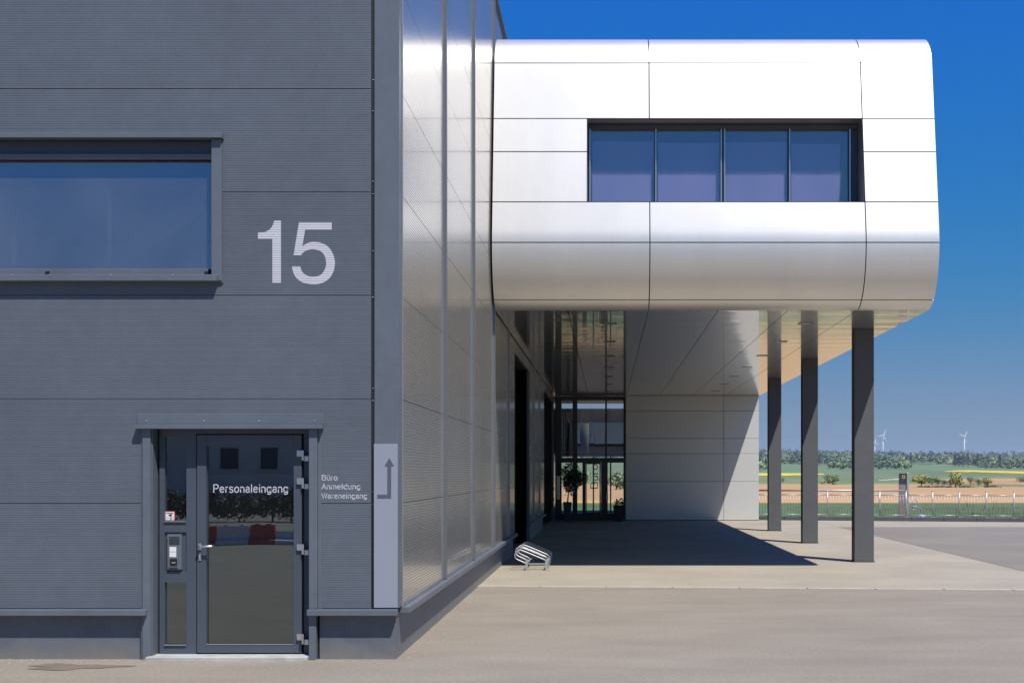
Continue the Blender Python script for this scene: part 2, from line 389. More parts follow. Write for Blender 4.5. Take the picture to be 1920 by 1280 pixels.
# ================================================================== GROUND
ground_site = MB().face([(-90, -110, 0), (60, -110, 0), (60, 44.2, 0), (-90, 44.2, 0)]).build('yard_asphalt', M['asphalt'])
tag(ground_site, kind='structure')
WX = -2.01                                              # plane of the long side wall
PAVE_X = 7.62
pave = MB()
pave.face([(-2.1, 19.55, .004), (PAVE_X-.35, 18.86, .004), (PAVE_X-.1, 19.0, .004), (PAVE_X, 19.4, .004), (PAVE_X, 44.5, .004), (PAVE_X, 46.6, .004), (-2.1, 46.6, .004)])
p_ = pave.build('paved_forecourt', M['concrete_pave']); tag(p_, kind='structure')
rw = MB()                                               # front edging stones
n_ = 9
for i in range(n_):
    a, b = i/n_+.0012, (i+1)/n_-.0012
    xa, xb = -2.1+(PAVE_X-.35+2.1)*a, -2.1+(PAVE_X-.35+2.1)*b
    ya, yb = 19.55-.69*a, 19.55-.69*b
    e = MB(); e.v += [(xa, ya-.17, 0), (xb, yb-.17, 0), (xb, yb-.003, 0), (xa, ya-.003, 0), (xa, ya-.17, .012), (xb, yb-.17, .012), (xb, yb-.003, .012), (xa, ya-.003, .012)]
    for q in ((4, 5, 6, 7), (0, 1, 5, 4), (1, 2, 6, 5), (3, 0, 4, 7), (2, 3, 7, 6)): e.f.append(q); e.sm.append(False)
    e.build('edging_stone', M['concrete_edge'], p_)
# darker asphalt of the drive on the right, pale apron before the kerb
d_ = MB().face([(PAVE_X+.02, 19.2, .004), (40, 15.4, .004), (40, 39.8, .004), (PAVE_X+.02, 40.6, .004)]).build('drive_asphalt', M['asphalt_far']); tag(d_, kind='structure')
d_ = MB().face([(PAVE_X+.01, 40.61, .004), (40, 39.81, .004), (40, 44.2, .004), (PAVE_X+.01, 46.3, .004)]).build('concrete_apron', M['concrete_pave']); tag(d_, kind='structure')
st = MB(); pts = []
for k in range(28):
    t = 2*math.pi*k/28; r = 1+.28*math.sin(3*t+1)+.16*math.sin(7*t)
    pts.append((-4.98+.42*r*math.cos(t), 11.42+.17*r*math.sin(t), .004))
o = st.face(pts).build('damp_patch', M['asphalt_stain']); tag(o, kind='structure')
# kerb wall carrying the railing
KA, KB = Vector((5.55, 46.5, 0)), Vector((26, 42.1, 0))
kd = (KB-KA).normalized(); kn = Vector((-kd.y, kd.x, 0))
def along(t, off=0, z=0): p = KA+kd*t+kn*off; return (p.x, p.y, z)
kl = (KB-KA).length; nk = 18
kerb_root = empty('kerb_wall', along(0), 'low dark grey kerb wall under the galvanised railing', 'kerb wall')
for i in range(nk):
    a, b = kl*i/nk+.006, kl*(i+1)/nk-.006
    e = MB(); q = [along(a), along(b), along(b, .5), along(a, .5)]
    e.v += [(x, y, -.6) for x, y, z in q]+[(x, y, .15) for x, y, z in q]
    for f_ in ((4, 5, 6, 7), (0, 1, 5, 4), (1, 2, 6, 5), (2, 3, 7, 6), (3, 0, 4, 7)): e.f.append(f_); e.sm.append(False)
    e.build('kerb_stone', M['kerb'], kerb_root, .01)

# ------------------------------------------------------------------ open country
PROF = [(-400, -.6), (44, -.6), (50, -.3), (55, -.1), (63, .14), (75, .02), (100, -.45), (200, -1.7), (400, -3.5), (600, -4.0), (900, -2.4), (1400, 3.2), (2000, 14), (2600, 28), (3400, 52), (4600, 83), (5400, 90), (6500, 60), (9000, 0)]
def prof(Y):
    for (a, za), (b, zb) in zip(PROF, PROF[1:]):
        if Y <= b:
            t = (Y-a)/(b-a); return za+(zb-za)*t
    return PROF[-1][1]
def tz(X, Y):
    k = max(0, min(1, (Y-900)/2500))
    ang = (X/Y if Y > 50 else 0)
    return prof(Y)-k*ang*Y*.012+k*(3*math.sin(X/260+1)+2*math.sin(X/120+Y/300))
ys = [46, 50, 55, 59, 63, 68, 75, 85, 100, 120, 150, 200, 250, 320, 400, 500, 600, 750]+[900+60*i for i in range(20)]+[2100, 2200, 2300, 2450, 2600, 3000, 3400, 4000, 4600, 5000, 5400, 6500, 9000]
ts = [-3, -2, -1.5, -1, -.7, -.5, -.35]+[-.3+.025*i for i in range(32)]+[.55, .7, 1, 1.5, 2, 3]
tm = MB().grid([[(t*(y+60), y, tz(t*(y+60), y)) for t in ts] for y in ys], True)
tm.face([(-9000, -6000, -.6), (9000, -6000, -.6), (9000, 45.9, -.6), (-9000, 45.9, -.6)])
o = tm.build('terrain', M['meadow']); tag(o, kind='structure')

def field(name, m, edges, lift, n=24):
    """strip field: list of (bearing px, near distance, far distance) gives its edges"""
    rows = []
    for px, y0, y1 in edges:
        k = (px-CX)/FPX
        r_ = [(k*(y0+(y1-y0)*j/n), y0+(y1-y0)*j/n, tz(k*(y0+(y1-y0)*j/n), y0+(y1-y0)*j/n)+lift) for j in range(n+1)]
        rows.append([(r_[0][0], r_[0][1], r_[0][2]-lift*2-.3)]+r_)
    o = MB().grid(rows, True, True).build(name, m); tag(o, kind='structure'); return o
def span(a, b, y0, y1, k=10, wob=0.0):
    return [(a+(b-a)*i/k, y0*(1+wob*math.sin(i*1.3)), y1*(1+wob*math.sin(i*.9+2))) for i in range(k+1)]
field('crop_strip', M['green_crop'], span(300, 3000, 51, 63.5, 40), .10)
field('brown_field', M['brown_field'], span(300, 1720, 63.2, 590, 24, .0)+[(1760, 63.2, 520), (1830, 63.2, 470), (1920, 63.2, 440), (2200, 63.2, 440), (3000, 63.2, 440)], .16, 60)
field('brown_field', M['brown_field'], [(1690, 640, 655), (1760, 600, 800), (1830, 580, 830), (1920, 570, 840), (2300, 560, 840), (3000, 560, 850)], .5)
field('green_field', M['young_wheat'], [(1560, 560, 570), (1640, 600, 720), (1700, 605, 740), (1790, 640, 690)], .6)
field('rapeseed_field', M['rapeseed'], [(1395, 1070, 1110), (1410, 1040, 1165), (1430, 1035, 1170), (1480, 1045, 1170), (1515, 1080, 1160), (1545, 1110, 1125)], .5)
field('rapeseed_field', M['rapeseed'], [(1770, 1330, 1345), (1790, 1315, 1430), (1820, 1280, 1470), (1860, 1225, 1430), (1920, 1150, 1370), (2050, 1050, 1300), (2300, 1000, 1250)], .5)
field('wheat_field', M['young_wheat'], [(1425, 1230, 1350), (1445, 1230, 1600), (1480, 1240, 1850), (1530, 1240, 1850), (1565, 1250, 1500), (1580, 1300, 1380)], .6)
field('wheat_field', M['young_wheat'], [(1690, 1500, 2150), (1760, 1560, 2150), (1800, 1620, 2050), (1850, 1620, 1800)], .7)
field('pale_meadow', M['meadow_pale'], [(300, 600, 960), (900, 600, 960), (1300, 600, 960), (1440, 600, 960), (1500, 600, 940), (1560, 640, 900)], .35)
field('farm_track', M['track'], [(1648, 690, 715), (1660, 705, 735), (1675, 745, 780), (1690, 770, 810), (1702, 775, 815)], .8, 4)

# ================================================================== INDUSTRIAL HALL (dark, left)
hall = empty('industrial_hall', (-2.05, F, 0), 'dark anthracite hall clad in finely ribbed panels with a long perforated silver flank', 'building')
HL = -13.0                                               # left end of the facade
HT = 10.35
zrow = [.495, 1.511, 2.521, 3.521, 4.521, 5.516, 6.52, 7.52, 8.52, 9.52, HT-.06]
WIN = (HL-1, sx(416), sz(528), sz(248))                  # window cut-out x0 x1 z0 z1
DOOR = (sx(272), sx(598), -1, sz(780))
def ribbed(x0, x1, z0, z1, y, cuts, pitch=.0225, gw=.0055, gd=.0026):
    mb = MB(); z = z0; prof_ = []
    while z < z1-1e-6:
        a = min(z+pitch-gw, z1); prof_.append((z, a, 0, 0))
        if a >= z1: break
        b = min(a+gw*.5, z1); c = min(a+gw, z1)
        prof_.append((a, b, 0, gd)); prof_.append((b, c, gd, 0)); z = a+gw
    for a, b, da, db in prof_:
        iv = [(x0, x1)]; mid = (a+b)/2
        for c0, c1, e0, e1 in cuts:
            if e0 < mid < e1:
                nv = []
                for p, q in iv:
                    if c1 <= p or c0 >= q: nv.append((p, q)); continue
                    if c0 > p: nv.append((p, c0))
                    if c1 < q: nv.append((c1, q))
                iv = nv
        for p, q in iv: mb.face([(p, y+da, a), (q, y+da, a), (q, y+db, b), (p, y+db, b)])
    mb.face([(x0, y, z0), (x0, y+.04, z0), (x1, y+.04, z0), (x1, y, z0)]) if not any(e0 < z0+.01 < e1 for _, _, e0, e1 in cuts) else None
    mb.face([(x0, y, z1), (x1, y, z1), (x1, y+.04, z1), (x0, y+.04, z1)]) if not any(e0 < z1-.01 < e1 for _, _, e0, e1 in cuts) else None
    return mb
XR = sx(696)
for a, b in zip(zrow, zrow[1:]):
    ribbed(HL, XR, a+.003, b-.003, F, [WIN, DOOR]).build('facade_panel', M['anthracite'], hall)
# wall core behind the panels, with the window and door openings left free
core = MB(); yb0, yb1 = F+.045, F+.30
for (x0, x1, z0, z1) in ((HL, DOOR[0], .0, WIN[2]), (DOOR[1], -2.14, 0, WIN[2]), (DOOR[0], DOOR[1], DOOR[3], WIN[2]), (WIN[1], -2.14, WIN[2], WIN[3]), (HL, -2.14, WIN[3], HT-.1)):
    core.box(x0, x1, yb0, yb1, z0, z1)
core.build('wall_core', M['dark_gap'], hall)
bx('corner_joint', M['dark_gap'], hall, XR, sx(702), F+.012, F+.05, .5, HT-.06)
bx('corner_post', M['anthracite_trim'], hall, sx(702), sx(748.5), F-.004, F+.16, .5, HT-.06, .004)
# screw heads along the corner flashing
for z in (1.5, 1.62, 2.5, 2.62, 3.5, 3.95, 4.5, 4.62, 5.3, 5.6):
    MB().ball((sx(699), F+.008, z), .006, 6, 4).build('screw_head', M['steel'], hall)
# sills and plinth
ZS = .495
def drip(x0, x1):
    bx('base_flashing', M['anthracite_trim'], hall, x0, x1, F-.085, F+.03, ZS-.062, ZS-.004, .004)
drip(HL, sx(278)); drip(sx(579), sx(746))
bx('plinth_panel', M['plinth'], hall, HL, sx(268), F+.03, F+.14, -.02, ZS-.062)
bx('plinth_panel', M['plinth'], hall, sx(598), sx(741), F+.03, F+.14, -.02, ZS-.062)
# ---- ribbon window
win = bx('ribbon_window', M['anthracite_trim'], hall, sx(398), sx(417), F-.03, F+.16, sz(527), sz(263), .004)
tag(win, 'wide fixed window with blue sky reflected in its glass')
z = lambda p: sz(p)
bx('head_flashing', M['anthracite_trim'], win, HL, sx(420), F-.075, F+.02, z(262), z(253), .003)
bx('head_upstand', M['anthracite_trim'], win, HL, sx(418), F-.012, F+.02, z(252.6), z(246))
bx('blind_box', M['anthracite_door'], win, HL, sx(398), F+.07, F+.16, z(289), z(262))
bx('blind_rail', M['anthracite_trim'], win, HL, sx(396), F+.015, F+.06, z(297), z(288), .003)
bx('side_guide', M['anthracite_door'], win, sx(395.5), sx(398), F+.04, F+.16, z(517), z(297))
bx('bottom_frame', M['anthracite_trim'], win, HL, sx(386), F+.06, F+.14, z(516), z(501.5), .003)
bx('window_sill', M['anthracite_trim'], win, HL, sx(411), F-.085, F+.06, z(529), z(517), .004)
bx('sill_flange', M['anthracite_trim'], win, sx(400), sx(419), F-.018, F-.002, z(530), z(517.5))
for px in (84, 384):
    bx('drain_cap', M['black_plastic'], win, sx(px-4), sx(px+4), F+.052, F+.0595, z(511), z(507))
for px in (30, 100, 214, 330):
    MB().ball((sx(px), F-.087, z(518)), .005, 6, 4).build('screw_head', M['steel'], win)
MB().face([(HL, F+.10, z(501.4)), (sx(395.6), F+.10, z(501.4)), (sx(395.6), F+.10, z(297)), (HL, F+.10, z(297))]).build('pane', M['glass_blue'], win)
# room behind the window: back wall, floor, a stair flight and pale posts
rm = MB(); rm.box(HL, -2.3, F+4, F+4.1, 2.4, 6.0).box(HL, -2.3, F+.3, F+4, 3.2, 3.3).box(HL, -2.3, F+.3, F+4, 5.5, 5.6)
rm.build('upper_room', M['room_pale'], hall)
for px, py0, py1 in ((207, 360, 497), (28, 440, 497)):
    bx('interior_post', M['room_pale'], hall, sx(px-4, 13), sx(px+4, 13), 12.97, 13.03, sz(py1, 13), sz(py0, 13))
bx('interior_bracket', M['room_pale'], hall, sx(197, 13.1), sx(219, 13.1), 13.07, 13.12, sz(497, 13.1), sz(474, 13.1))
e = MB()
e.v += [(-6.8, 13.4, 3.3), (-4.4, 13.4, 4.9), (-4.4, 14.4, 4.9), (-6.8, 14.4, 3.3), (-6.8, 13.4, 3.05), (-4.4, 13.4, 4.65), (-4.4, 14.4, 4.65), (-6.8, 14.4, 3.05)]
for q in ((0, 1, 2, 3), (4, 7, 6, 5), (0, 4, 5, 1), (1, 5, 6, 2), (3, 2, 6, 7), (0, 3, 7, 4)): e.f.append(q); e.sm.append(False)
e.build('interior_stair', M['blind_grey'], hall)
# ---- staff door
YD = F+.115
def zz(p): return sz(p, YD)
def xx(p): return sx(p, YD)
dr = MB()
dr.box(xx(299), xx(368), YD, YD+.08, zz(818), zz(803))          # head
dr.box(xx(368), xx(580), YD, YD+.08, zz(813), zz(803))
dr.box(xx(299), xx(308.5), YD, YD+.08, 0.035, zz(818))          # left stile of the sidelight
dr.box(xx(349.5), xx(368), YD, YD+.08, 0.035, zz(818))          # stile between sidelight and leaf
dr.box(xx(308.5), xx(349.5), YD, YD+.08, zz(997), zz(977))
dr.box(xx(308.5), xx(349.5), YD, YD+.08, zz(1091), zz(1071))
dr.box(xx(308.5), xx(349.5), YD, YD+.08, .035, zz(1208))
dr.box(xx(568), xx(580), YD+.03, YD+.10, .035, zz(813))         # hinge side
door = dr.build('staff_door', M['anthracite_door'], hall); tag(door, 'glazed staff entrance door with narrow sidelight in a recessed frame')
bx('infill_panel', M['anthracite_door'], door, xx(308.5), xx(349.5), YD+.018, YD+.05, zz(1071), zz(997))
for a, b in ((818, 977), (1091, 1208)):
    MB().face([(xx(308.5), YD+.035, zz(b)), (xx(349.5), YD+.035, zz(b)), (xx(349.5), YD+.035, zz(a)), (xx(308.5), YD+.035, zz(a))]).build('sidelight_pane', M['glass_dark'], door)
lf = MB(); yl0, yl1 = YD-.012, YD+.07
lf.box(xx(370), xx(387.5), yl0, yl1, .05, zz(815)).box(xx(551), xx(566), yl0, yl1, .05, zz(815))
lf.box(xx(387.5), xx(551), yl0, yl1, zz(836), zz(815)).box(xx(387.5), xx(551), yl0, yl1, .05, zz(1207))
lf.build('door_leaf', M['anthracite_door'], door, .003)
MB().face([(xx(387.5), YD+.03, zz(1207)), (xx(551), YD+.03, zz(1207)), (xx(551), YD+.03, zz(836)), (xx(387.5), YD+.03, zz(836))]).build('leaf_pane', M['glass_dark'], door)
for z0, z1, x0, x1 in ((1207.5, 1206, 387.5, 551), (1209, 1207.5, 308.5, 349.5), (978, 976.5, 308.5, 349.5)):
    bx('glazing_bead', M['steel'], door, xx(x0), xx(x1), yl0-.004, yl0+.02, zz(z0), zz(z1))
lettering('door_lettering', M['lettering'], door, 'Personaleingang', lambda u, v: (xx(398.5)+u, YD+.024, zz(922.5)+v), xx(539.5)-xx(398.5), zz(907.5)-zz(922.5))
for py in (850, 902, 1025.5, 1193):
    h = MB()
    h.box(xx(558), xx(570.5), YD-.035, YD-.0125, zz(py+5.5), zz(py-6)).box(xx(567.5), xx(571.5), YD-.04, YD-.0355, zz(py+13), zz(py-6))
    h.box(xx(572), xx(580), YD-.03, YD+.03, zz(py+14), zz(py+4.5))
    h.build('door_hinge', M['steel'], door, .002)
hm = MB()
hm.box(xx(373), xx(379), yl0-.012, yl0, zz(1030), zz(1018)).tube([(xx(376), yl0-.01, zz(1023.5)), (xx(376), yl0-.05, zz(1023.5)), (xx(381), yl0-.055, zz(1023.5)), (xx(400), yl0-.055, zz(1023)), (xx(403), yl0-.03, zz(1023))], .011, 8)
hm.build('door_handle', M['steel'], door)
lk = MB().box(xx(373.5), xx(378.5), yl0-.010, yl0, zz(1050), zz(1037)).ball((xx(376), yl0-.012, zz(1044)), .008, 8, 5)
lk.build('lock_plate', M['steel'], door, .002)
bx('drain_cap', M['black_plastic'], door, xx(322), xx(331), YD-.008, YD-.0005, zz(708), zz(704))
# reveals and flashings round the door
bx('jamb_flashing', M['anthracite_trim'], door, sx(269), sx(284), F-.03, F+.2, .0, sz(804), .003)
bx('jamb_lining', M['anthracite_trim'], door, sx(284), sx(286.5), F-.002, F+.2, .0, sz(804))
bx('jamb_flashing', M['anthracite_trim'], door, sx(580.5), sx(596), F-.03, F+.2, ZS-.002, sz(804), .003)
bx('jamb_flashing', M['anthracite_trim'], door, sx(580.5), sx(594), F-.03, F+.2, .0, ZS-.064, .003)
bx('jamb_flange', M['anthracite_trim'], door, sx(264.5), sx(268.5), F-.006, F+.03, .0, sz(804))
bx('jamb_flange', M['anthracite_trim'], door, sx(596.5), sx(603), F-.006, F+.03, ZS, sz(804))
bx('head_flashing', M['anthracite_trim'], door, sx(257), sx(607), F-.075, F+.2, sz(804), sz(796), .003)
bx('head_upstand', M['anthracite_trim'], door, sx(258), sx(607), F-.010, F+.1, sz(795.4), sz(775), .002)
for px in (275, 383, 486, 590):
    MB().ball((sx(px), F-.012, sz(789)), .006, 6, 4).build('screw_head', M['steel'], door)
bx('door_threshold', M['threshold'], door, sx(279), sx(580), F-.10, F+.24, -.02, .038, .006)
# porch room behind the door
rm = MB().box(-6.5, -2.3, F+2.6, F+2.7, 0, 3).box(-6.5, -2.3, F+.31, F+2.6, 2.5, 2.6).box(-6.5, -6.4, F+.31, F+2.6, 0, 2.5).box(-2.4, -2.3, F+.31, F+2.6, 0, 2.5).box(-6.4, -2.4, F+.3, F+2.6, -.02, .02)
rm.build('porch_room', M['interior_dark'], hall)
bx('notice_sheet', M['hall_white'], hall, sx(472, 13.3), sx(484, 13.3), 13.3, 13.31, sz(950, 13.3), sz(930, 13.3))

# ---- side flank with perforated cassettes
spans = [(F+.16, 15.16), (15.16, 18.42), (18.42, 21.72), (21.72, 25.0), (25.0, 26.7), (31.2, 33.6), (33.6, 36.4), (36.4, 39.2), (39.2, 46.0), (46.0, 52)]
GATES = [(26.7, 31.2, 4.40), (39.2, 45.2, 4.40)]
def in_gate(a, b):
    for g in GATES:
        if a < g[1]-.01 and b > g[0]+.01: return g
flank_rows = list(zip(zrow, zrow[1:]))
spans2 = spans[:5]+[(26.7, 31.2)]+spans[5:]
for i, (y0, y1) in enumerate(spans2):
    g = in_gate(y0, y1)
    for a, b in flank_rows:
        if g and a < g[2]-.05:
            if b <= g[2]+.05: continue
            a = g[2]+.02
        mb = MB(); h = .003
        mb.face([(WX, y0+.012, a+h), (WX, y1-.012, a+h), (WX, y1-.012, b-h), (WX, y0+.012, b-h)])
        mb.face([(WX, y0+.012, a+h), (WX-.03, y0+.012, a+h), (WX-.03, y1-.012, a+h), (WX, y1-.012, a+h)])
        mb.face([(WX, y0+.012, b-h), (WX, y1-.012, b-h), (WX-.03, y1-.012, b-h), (WX-.03, y0+.012, b-h)])
        mb.build('flank_panel', M['perforated'], hall)
    if not g:
        bx('flank_flashing', M['anthracite_trim'], hall, WX-.05, WX+.075, y0+.002, y1-.002, ZS-.062, ZS-.004, .003)
        bx('flank_plinth', M['plinth'], hall, WX-.15, WX-.035, y0+.004 if i else F+.144, y1-.004, -.02, ZS-.062)
for y in (15.16, 18.42, 21.72, 25.0, 33.6, 36.4):
    bx('mullion', M['mullion_metal'], hall, WX-.03, WX+.035, y-.03, y+.03, ZS, HT-.06, .004)
bx('corner_bead', M['silver_trim'], hall, WX-.05, WX+.012, F+.161, F+.171, ZS, HT-.06)
fc = MB()
for y0, y1, z0, z1 in ((F+.2, 26.7, 0, HT-.1), (31.2, 39.2, 0, HT-.1), (26.7, 31.2, 4.42, HT-.1), (39.2, 45.2, 4.42, HT-.1), (45.2, 52, 4.42, HT-.1)):
    fc.box(WX-.30, WX-.04, y0, y1, z0, z1)
fc.build('flank_core', M['dark_gap'], hall)
for y0, y1, zt in GATES:
    gt = MB().box(WX-1.0, WX-.9, y0, y1, 0, zt).box(WX-.9, WX-.04, y0-.02, y0, 0, zt).box(WX-.9, WX-.04, y1, y1+.02, 0, zt).box(WX-.9, WX-.04, y0, y1, zt, zt+.02)
    gate = gt.build('gate_recess', M['dark_gap'], hall)
    for k in range(8):
        bx('gate_section', M['anthracite_door'], gate, WX-.895, WX-.86, y0+.05, y1-.05, .03+zt/8*k, zt/8*(k+1)-.01)
    bx('gate_frame', M['anthracite_trim'], gate, WX-.02, WX+.05, y1-.12, y1+.02, 0, zt-.02)
    for zf in (.75, 1.15, 2.2, 2.35):
        bx('gate_fitting', M['steel'], gate, WX+.051, WX+.075, y1-.09, y1-.03, zf, zf+.12)
# roof, far walls and parapet of the hall
hb = MB()
hb.box(HL, WX-.05, F+.3, 52, HT-.12, HT-.08).box(HL, HL+.2, F+.3, 52, 0, HT-.12).box(HL, WX-.05, 51.8, 52, 0, HT-.12)
hb.build('roof', M['anthracite'], hall)
pc = MB().box(HL, WX+.05, F-.05, F+.30, HT-.058, HT).box(WX-.30, WX+.05, F+.30, 52, HT-.058, HT)
pc.build('parapet_cap', M['anthracite_trim'], hall, .004)

# ================================================================== SILVER WING
wing = empty('silver_wing', (WX, 21.6, 0), 'cantilevered silver metal clad office wing with rounded edges and a ribbon window', 'building')
XE = 5.72; SOF = 4.69
XA, XB, XC = -1.985, .74, 4.46
def arcp(cy, cz, r, a0, a1, n):
    return [(cy+r*math.cos(R(a0+(a1-a0)*i/n)), cz+r*math.sin(R(a0+(a1-a0)*i/n))) for i in range(n+1)]
LEAN = math.degrees(math.atan(.155))
_e = 180-math.degrees(math.atan(.155*1.05/.75))
bot = [(21.85+.75*math.cos(R(270+(_e-270)*i/30)), SOF+1.05+1.05*math.sin(R(270+(_e-270)*i/30))) for i in range(31)]       # under side to the leaning face
P0 = bot[-1]
P1 = (P0[0]+(8.98-P0[1])*.155, 8.98)
r2 = .78; c2 = (P1[0]+r2*math.cos(R(LEAN)), P1[1]-r2*math.sin(R(LEAN)))
top = arcp(c2[0], c2[1], r2, 180-LEAN, 90, 22)
profile = bot+[(P0[0]+(P1[0]-P0[0])*i/30, P0[1]+(P1[1]-P0[1])*i/30) for i in range(1, 30)]+top
ZTOP = top[-1][1]
def resample(p0, p1):
    """profile between two running lengths"""
    out = []; s = 0
    for a, b in zip(profile, profile[1:]):
        d = math.dist(a, b)
        if s+d > p0 and s < p1:
            ta = max(0, (p0-s)/d); tb = min(1, (p1-s)/d)
            if not out: out.append((a[0]+(b[0]-a[0])*ta, a[1]+(b[1]-a[1])*ta))
            out.append((a[0]+(b[0]-a[0])*tb, a[1]+(b[1]-a[1])*tb))
        s += d
    return out
PL = sum(math.dist(a, b) for a, b in zip(profile, profile[1:]))
def run_at(py):
    """running length where the line of sight at this height meets the face"""
    s = 0
    for a, b in zip(profile, profile[1:]):
        ya = CY-FPX*(a[1]-EYE)/a[0]; yb = CY-FPX*(b[1]-EYE)/b[0]; d = math.dist(a, b)
        if (ya-py)*(yb-py) <= 0 and ya != yb: return s+d*(ya-py)/(ya-yb)
        s += d
def shell(pts, x0, x1, off=0, thick=.03):
    """a bent cassette: outer skin, edges; off moves it inwards along its normal"""
    nrm = []
    for i in range(len(pts)):
        a = pts[max(i-1, 0)]; b = pts[min(i+1, len(pts)-1)]
        d = (b[0]-a[0], b[1]-a[1]); k = math.hypot(*d); nrm.append((d[1]/k, -d[0]/k))
    ou = [(p[0]+n[0]*off, p[1]+n[1]*off) for p, n in zip(pts, nrm)]
    inn = [(p[0]+n[0]*(off+thick), p[1]+n[1]*(off+thick)) for p, n in zip(pts, nrm)]
    mb = MB()
    mb.grid([[(x0, *p), (x1, *p)] for p in ou], True)
    for x, fl in ((x0, True), (x1, False)):
        mb.grid([[(x, *p), (x, *q)] for p, q in zip(ou, inn)], False, not fl)
    for p, q, fl in ((ou[0], inn[0], False), (ou[-1], inn[-1], True)):
        mb.grid([[(x0, *p), (x1, *p)], [(x0, *q), (x1, *q)]], False, not fl)
    return mb
g = .009
s562, s454, s378, s284, s223, s118 = [run_at(v) for v in (562, 454.5, 378.5, 284.5, 222.5, 118.5)]
WXL = sx(1101, 21.22)
rows = [(0, s562), (s562, s454), (s454, s378), (s223, s118), (s118, PL)]
for a, b in rows:
    for x0, x1 in ((XA, XB), (XB, XC), (XC, XE)):
        shell(resample(a+g, b-g), x0+g, x1-(g if x1 < XE else 0)).build('cladding_panel', M['silver'], wing)
for a, b in ((s378, s284), (s284, s223)):
    for x0, x1 in ((XA, WXL), (XC, XE)):
        shell(resample(a+g, b-g), x0+g, x1-(g if x1 < XE else 0)).build('cladding_panel', M['silver'], wing)
bk = MB()
for a, b, x0, x1 in ((0, PL, XA, WXL), (0, PL, XC, XE-.01), (0, s378, WXL, XC), (s223, PL, WXL, XC)):
    q = shell(resample(a, b), x0, x1, .031, .02)
    base = len(bk.v); bk.v += q.v; bk.f += [tuple(base+i for i in f_) for f_ in q.f]; bk.sm += q.sm
bk.build('cladding_backing', M['dark_gap'], wing)
# end cap, roof, far end of the wing
cap = [(XE-.012, p[0], p[1]) for p in profile]+[(XE-.012, 52, ZTOP), (XE-.012, 52, SOF+.02), (XE-.012, 21.85, SOF+.02)]
MB().face(cap).build('end_wall', M['silver'], wing)
bx('roof', M['silver'], wing, WX+.02, XE-.02, c2[0], 52, ZTOP-.05, ZTOP-.005)
bx('rear_wall', M['silver_wall'], wing, WX+.02, XE-.03, 51.9, 51.99, SOF+.06, ZTOP-.06)
# window in the front
YW = 21.80
zb = resample(s378, s378+.01)[0]; zt = resample(s223, s223+.01)[0]
wz0, wz1 = zb[1], zt[1]
fr = MB()
fr.box(WXL, WXL+.06, YW, YW+.08, wz0, wz1-.02).box(XC-.17, XC-.005, YW, YW+.08, wz0, wz1-.02)
fr.box(WXL+.06, XC-.17, YW, YW+.08, wz1-.10, wz1-.02).box(WXL+.06, XC-.17, YW, YW+.08, wz0, wz0+.03)
wwin = fr.build('ribbon_window', M['anthracite_door'], wing); tag(wwin, 'four pane ribbon window set deep in the silver front')
e = MB(); e.face([(WXL, zt[0]+.0, wz1-.004), (XC, zt[0], wz1-.004), (XC, YW+.1, wz1-.004), (WXL, YW+.1, wz1-.004)]); e.build('reveal_head', M['silver_trim'], wwin)
for x, nm in ((WXL+.001, 'reveal_side'), (XC-.001, 'reveal_side')):
    MB().face([(x, zb[0], wz0), (x, zt[0], wz1), (x, YW+.1, wz1), (x, YW+.1, wz0)]).build(nm, M['silver_trim'], wwin)
MB().face([(WXL, zb[0], wz0+.003), (XC, zb[0], wz0+.003), (XC, YW+.1, wz0+.003), (WXL, YW+.1, wz0+.003)]).build('reveal_sill', M['silver_trim'], wwin)
mx_ = [WXL+.06]+[sx(p, YW) for p in (1229.5, 1355, 1480)]+[XC-.17]
for x in mx_[1:-1]: bx('window_mullion', M['anthracite_door'], wwin, x-.025, x+.025, YW-.01, YW+.08, wz0+.03, wz1-.10, .003)
for x in [mx_[0]-.02]+mx_[1:-1]+[mx_[-1]+.02]:
    for dx in ((-.03, .03) if abs(x-mx_[2]) < .01 else (.0,)):
        bx('blind_guide', M['steel'], wwin, x+dx-.011, x+dx+.011, YW-.05, YW-.025, wz0+.01, wz1-.06)
bx('blind_box', M['anthracite_door'], wwin, WXL+.005, XC-.006, YW-.06, YW-.001, wz1-.09, wz1-.02)
for i in range(4):
    x0, x1 = mx_[i]+(.025 if i else 0), mx_[i+1]-(.025 if i < 3 else 0)
    MB().face([(x0, YW+.04, wz0+.03), (x1, YW+.04, wz0+.03), (x1, YW+.04, wz1-.10), (x0, YW+.04, wz1-.10)]).build('pane', M['glass_blue'], wwin)
    bx('blind', M['blind'], wwin, x0+.02, x1-.02-(.12 if i == 3 else 0), YW+.065, YW+.075, wz0+.05, wz1-.28-(0, .03, .015, .05)[i])
MB().box(WXL-1, XE-.1, 24.9, 25, SOF+.1, 8.6).box(WXL-1, XE-.1, YW+.1, 24.9, 8.3, 8.4).box(WXL-1, XE-.1, YW+.6, 24.9, 5.2, 5.3).build('office_room', M['interior_dark'], wing)
